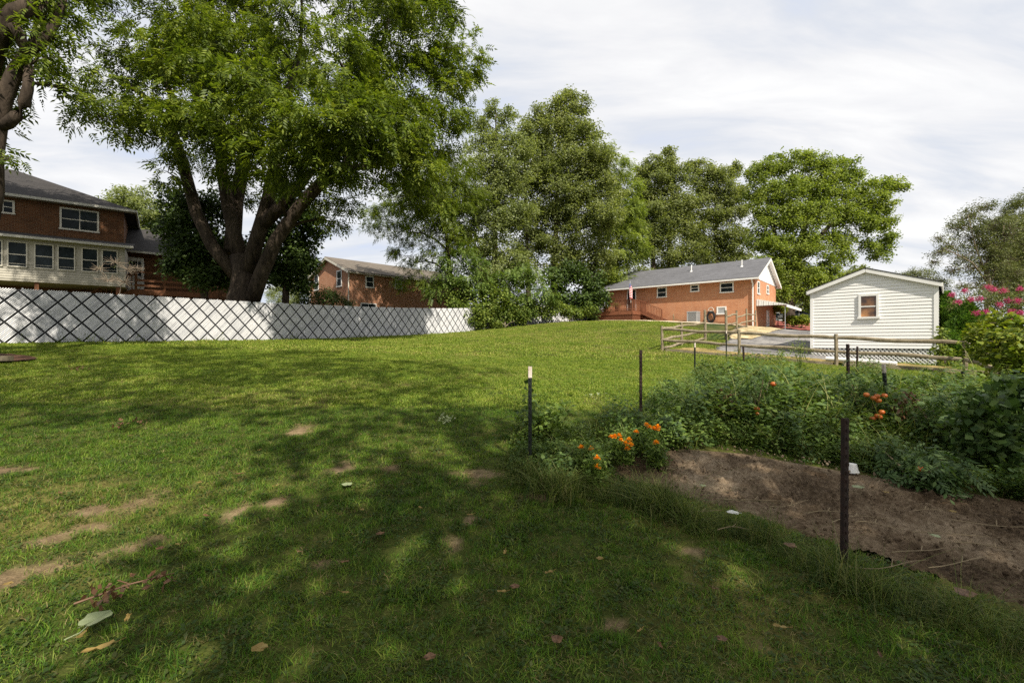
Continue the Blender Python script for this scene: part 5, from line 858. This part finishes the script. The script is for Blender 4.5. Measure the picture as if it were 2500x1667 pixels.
plant('pepper_plant','dark broad leafed pepper plant nearest the soil at the right','plant',985,4.7,.66,.36,'lf_tomato','maple',.44,620,213,'broad leafed pepper plants'); plant('pepper_plant','dark broad leafed pepper plant cut by the right edge','plant',1015,5.3,.72,.42,'lf_tomato','maple',.46,680,215,'broad leafed pepper plants')
plant('pokeweed','tall pale leafed weed behind the white tipped post at the lawn end','plant',550,5.3,.50,.30,'lf_weed','maple',.34,90,217); plant('ragweed','feathery tall weeds in front of the drive rail','plant',735,11.4,.55,.5,'lf_vine','fine',.55,170,219); plant('ragweed','feathery weeds left of the slim white tipped post','plant',714,10.8,.5,.4,'lf_vine','fine',.55,130,221)
plant('ragweed','feathery weeds in front of the rail fence drive end','plant',775,12.6,.65,.5,'lf_vine','fine',.55,150,223); plant('ragweed','thin seeding weeds rising against the gravel drive','plant',800,13.8,.85,.4,'lf_vine','fine',.5,80,225)
def marigold(label, u, Y, fl, sd_):
    th, b0 = plant('marigold', label, 'flower', u, Y, .26, .14, 'lf_weed', 'fine', .42, 110, sd_, 'orange marigolds beside the soil'); r = np.random.default_rng(sd_)
    for uu, vv in fl:
        c = P(uu, vv, Y-.12)-b0; b = MB()
        for k in range(46):
            a, e = r.random()*6.28, r.uniform(-.15, 1.5); d = np.array((math.cos(a)*math.cos(e), math.sin(a)*math.cos(e), math.sin(e))); s_ = np.cross(d, (0,0,1)); s_ = s_/max(1e-6, np.linalg.norm(s_)); q = c+d*.006; L = .030*r.uniform(.8,1.15); b.face([q, q+d*L*.6+s_*.009, q+d*L, q+d*L*.6-s_*.009])
        b.build('flower_head', M['orange'], th)
def c5(x, y): return (1200+x/3.4846)/2.4414, (850+y/3.4846)/2.4414
marigold('marigold with a tight cluster of orange heads in front of the dark steel post', 650, 4.95, [c5(x, y) for x, y in ((1320,652),(1345,675),(1383,685),(1415,668),(1410,690),(1228,714))], 231)
marigold('marigold with burnt orange heads left of the tight cluster', 626, 4.7, [c5(x, y) for x, y in ((1020,756),(1048,752),(1082,745),(1170,778),(1142,810),(1185,824),(1100,785),(1155,855))], 232)
marigold('marigold with two orange heads deep in the weeds', 582, 4.5, [c5(x, y) for x, y in ((762,843),(846,856))], 233)
marigold('marigold with one orange head at the corner of the soil', 655, 4.6, [c5(1400, 803)], 234); marigold('small faded marigold at the left of the soil', 598, 4.15, [c5(898, 935), c5(903, 1012)], 235)
# ------------------------------------------------------------------ litter
def leaf_obj(label, u, v, size, mt, sd_, lobed=False, group='fallen leaves on the lawn', name='fallen_leaf', lift=.03):
    x, y = hit(u, v); r = random.Random(sd_); b = MB(); n = 14; c = r.random()*6.28; cu = r.uniform(.05, .45); pts = []
    for i in range(n):
        a = 2*math.pi*i/n; k = (.72+.28*abs(math.cos(a*2.5))) if lobed else (1 if abs(math.cos(a)) > .3 else .55); px_, py_ = math.cos(a)*size*k, math.sin(a)*size*k*(.9 if lobed else .5); pts.append((px_*math.cos(c)-py_*math.sin(c), px_*math.sin(c)+py_*math.cos(c), lift+cu*(abs(py_)**1.3)*1.5+r.uniform(0,.25)*size*(0 if lobed else 1)))
    for i in range(n): b.face([(0,0,lift), pts[i], pts[(i+1) % n]])
    b.tube([(pts[n//2][0]*.4,pts[n//2][1]*.4,lift), (pts[n//2][0]*1.7,pts[n//2][1]*1.7,lift+.01)], .0018, 4)
    o = b.build(name, M[mt]); o.location = (x, y, g1(x, y)); return tag(o, label, 'leaf', group)
big = leaf_obj('large pale green fallen leaf with a long stalk at the lower left', 96.5, 634, .075, 'paleleaf', 3, True, None, lift=.07)
h_ = hit(96.5, 634); b = MB(); pr = [hit(88, 641), hit(80, 650), hit(64, 660)]; b.tube([(p[0]-h_[0], p[1]-h_[1], g1(*p)-g1(*h_)+.07) for p in pr], .003, 5); b.build('stalk', M['paleleaf'], big)
cl = hit(130, 600); th = thing('dead_branch', 'dead branch of curled red brown leaves lying on the lower left lawn', 'branch', (cl[0], cl[1], g1(*cl))); r = np.random.default_rng(8); b = MB(); b.tube([(-.18,-.14,.06),(0,0,.09),(.17,.10,.10)], [.006,.005,.003]); b.tube([(0,0,.09),(-.12,.06,.08)], .004); b.build('twig', M['drybrown'], th)
n = 11; C = np.stack([r.uniform(-.15,.15,n), np.zeros(n), r.uniform(.05,.13,n)], -1); C[:,1] = C[:,0]*.55+r.normal(0,.05,n); leaves('dead_leaves', th, M['drybrown'], C+np.array(th.location), 'maple', .21, 9)
leaf_obj('yellow curled leaf at the bottom edge of the photo', 98, 671, .06, 'dryyellow', 5, group=None, lift=.07); leaf_obj('orange brown leaf below the large pale leaf', 82, 662-8, .03, 'dryyellow', 6, group=None, lift=.06)
leaf_obj('grey white crumpled leaf alone in the middle of the lawn', 347, 491, .055, 'paleleaf', 7, True, None, lift=.05); leaf_obj('red brown folded leaf at the bottom centre of the lawn', 557, 657, .035, 'drybrown', 8, True, None, lift=.07)
leaf_obj('tan leaf standing in the grass above the middle of the near lawn', 549, 584, .03, 'dryyellow', 10, False, None, lift=.07); leaf_obj('pale yellow leaf on the near right lawn', 780, 641, .035, 'dryyellow', 11, False, None, lift=.07); leaf_obj('yellow leaf among clover near the bottom edge', 259, 662, .04, 'dryyellow', 12, True, None, lift=.06)
leaf_obj('orange leaf caught in the long grass at the soil edge', 790, 564, .045, 'drybrown', 13, True, None, lift=.12); leaf_obj('brown leaf in the long grass near the right corner', 965, 610, .06, 'drybrown', 14, True, None, lift=.1)
r = random.Random(3)
for i, (u, v) in enumerate(((199,487),(155,495),(275,492),(284,505),(206,521),(318,512),(362,517),(420,515),(470,520),(515,595),(502,604),(660,658),(722,652),(640,640),(715,600),(430,690-20),(345,605),(240,480),(130,440),(260,455),(440,470),(380,540),(300,560),(178,552),(8,592),(60,500),(345,572),(600,565),(505,560),(880,668),(160,556),(128,630))): leaf_obj('small curled brown fallen leaf lying on the mown lawn', u, v, r.uniform(.018,.034), r.choice(('drybrown','drybrown','dryyellow')), 40+i, i % 3 == 0, 'small curled brown leaves on the lawn', lift=.045)
for u, v, lb in ((137,428,'dark clump of torn leaves on the mid left lawn'),(447,423,'pale and dark leaf clump on the middle lawn'),(76,371,'dark leaf clump on the shaded far left lawn'),(598,398,'small dark leaf clump left of the post behind the marigolds')):
    x, y = hit(u, v); th = thing('leaf_clump', lb, 'leaves', (x, y, g1(x, y)), 0, 'leaf clumps on the lawn'); rr = np.random.default_rng(u); n = 7; leaves('leaf_pile', th, M['drybrown'] if u in (137, 76) else M['paleleaf'], np.stack([rr.normal(0,.10,n)*(2 if u == 137 else 1), rr.normal(0,.08,n), rr.uniform(.04,.10,n)], -1)+np.array(th.location), 'maple', .24, u)
# mulch ring with timber at the left tree
x, y = -13.2, 11.0; th = [(x+math.cos(a)*1.25*(1+.12*math.sin(3*a)), y+math.sin(a)*1.05) for a in np.linspace(0, 6.28, 26)[:-1]]; M['darkmulch'] = granular('dark_mulch', [(.35, (.03,.018,.012)), (.5, (.085,.045,.03)), (.66, (.16,.09,.06))], 2, 14, .04); sheet('mulch_ring', th, .03, M['darkmulch'], .07, .06, .25)
A = Vector((-13.4, 10.6, g1(-13.4, 10.6)+.07)); o = MB(); o.beam((0,0,0), (1.45,.25,.02), .16, .12); ob = o.build('landscape_timber', M['rail']); ob.location = A; tag(ob, 'short dark timber edging the mulch ring at the left edge', 'landscape timber')
# things on the soil
def soil_pt(u, v): x, y = hit(u, v); return x, y, g1(x, y)+.055
x, y, z = soil_pt(852, 476); th = thing('plastic_pot', 'white upturned plastic pot behind the large rusty post', 'pot', (x, y, z-.02)); b = MB(); b.tube([(0,0,0),(0,0,.012)], .062, 14); b.tube([(0,0,.012),(0,0,.085)], [.056,.040], 14); b.build('pot_body', M['white'], th)
for u, v, s_, mt, lb in ((858,496,.055,'paleleaf','pale leaf on the soil right of the large rusty post'),(733,521,.05,'white','crumpled white plastic scrap at the near edge of the soil'),(703,493,.035,'paleleaf','grey leaf in the middle of the soil'),(886,500,.028,'dryyellow','cream leaf on the soil below the tomato vine'),(953,520,.03,'dryyellow','cream leaf on the right part of the soil'),(962,506,.045,'paleleaf','faded green leaf at the right of the soil'),(935,548,.035,'paleleaf','dusty leaf low on the right of the soil'),(820,545,.03,'drybrown','orange leaf on the soil left of the large post')):
    x, y, z = soil_pt(u, v); o = leaf_obj(lb, u, v, s_, mt, int(u), True, None, lift=.0); o.location.z = z+.015
    if mt == 'white': o.name = 'plastic_scrap'; o['category'] = 'litter'
r = random.Random(12)
for u, v, L in ((755,507,.30),(790,512,.26),(860,528,.34),(880,535,.20),(930,520,.18),(950,545,.28),(990,530,.36),(915,560,.3),(700,520,.22),(960,570,.34),(830,520,.2),(680,475,.16),(1000,560,.3),(890,575,.36),(735,540,.16)):
    x, y, z = soil_pt(u, v); a = r.uniform(-.5, .5); pts = [(L*(k-.5)*math.cos(a)*2*.5*1.6, L*(k-.5)*math.sin(a)+.05*math.sin(k*(2+u%3)+u), .006+.012*math.sin(k*4+v)) for k in np.linspace(0, 1, 7)]; b = MB(); b.tube(pts, [.0042,.004,.0036,.0032,.003,.0025,.0015], 5); b.tube([pts[3], (pts[3][0]+.05, pts[3][1]+.05, .02)], .003, 4)
    o = b.build('dry_stem', M['straw']); o.location = (x, y, z); tag(o, 'thin pale dry stem lying on the bare garden soil', 'stem', 'dry stems on the garden soil')
rr = np.random.default_rng(6); n = 5200; x = rr.uniform(.5, 6, n); y = rr.uniform(2.4, 5.6, n); k = pip(x, y, dirt_poly); x, y = x[k], y[k]; n = len(x); cs = []
for i in range(3):
    b = MB(); b.ball((0,0,0), .02, 7, 5); b.v = [(a+.006*math.sin(9*c+i+a*200), b_*.8+.005*math.cos(a*310+i), c*.7) for a, b_, c in b.v]; me = bpy.data.meshes.new('clod'); me.from_pydata(b.v, [], b.f); me.materials.append(M['soil']); cs.append(bpy.data.objects.new('clod', me))
tag(gn_scatter('soil_clods', np.stack([x, y, G(x, y)+.05], -1), rr.random((n,3))*6, rr.random(n)**3*.75+.15, np.zeros(n), cs), kind='stuff')
# things on the deck
for xx, yy, lb, hh in ((2.0,-2.3,'dark plant pot with green plant behind the deck balusters',.42),(1.0,-2.4,'low planter behind the left deck balusters',.2)):
    p = mat_of(dk)@Vector((xx,yy,fl_dk)); th = thing('plant_pot', lb, 'plant pot', p); b = MB(); b.tube([(0,0,0),(0,0,hh)], [.15,.22], 12); b.build('pot', M['black'], th); rr2 = np.random.default_rng(int(xx*10)); leaves('plant', th, M['lf_vine'], np.array(p)+np.array((0,0,hh+.1))+rr2.normal(0,.09,(50,3)), 'maple', .6, 5)

# weeds along the foot of the fence
r = np.random.default_rng(15); n = 420; s_ = r.random(n)*30; nn = fbm(s_*.8, s_*0+3.3, 88); k = nn > .52; s_ = s_[k]; n = len(s_); x = FA[0]+FD[0]*(s_-4)+.10+r.uniform(0,.2,n); y = FA[1]+FD[1]*(s_-4)-.10+r.normal(0,.06,n)
fw = [leafy(26, .10, .26, .06, M['lf_weed'], 'fence_weed', 31), blades(12, .06, .1, .35, .008, 1, M['tall'], 'fence_weed', 32, 4), leafy(14, .08, .5, .07, M['lf_vine'], 'fence_weed', 33)]
tag(gn_scatter('fence_weeds', np.stack([x, y, G(x, y)], -1), np.stack([r.normal(0,.1,n), r.normal(0,.1,n), r.random(n)*6.28], -1), r.uniform(.35,1.1,n), np.zeros(n), fw), kind='stuff')
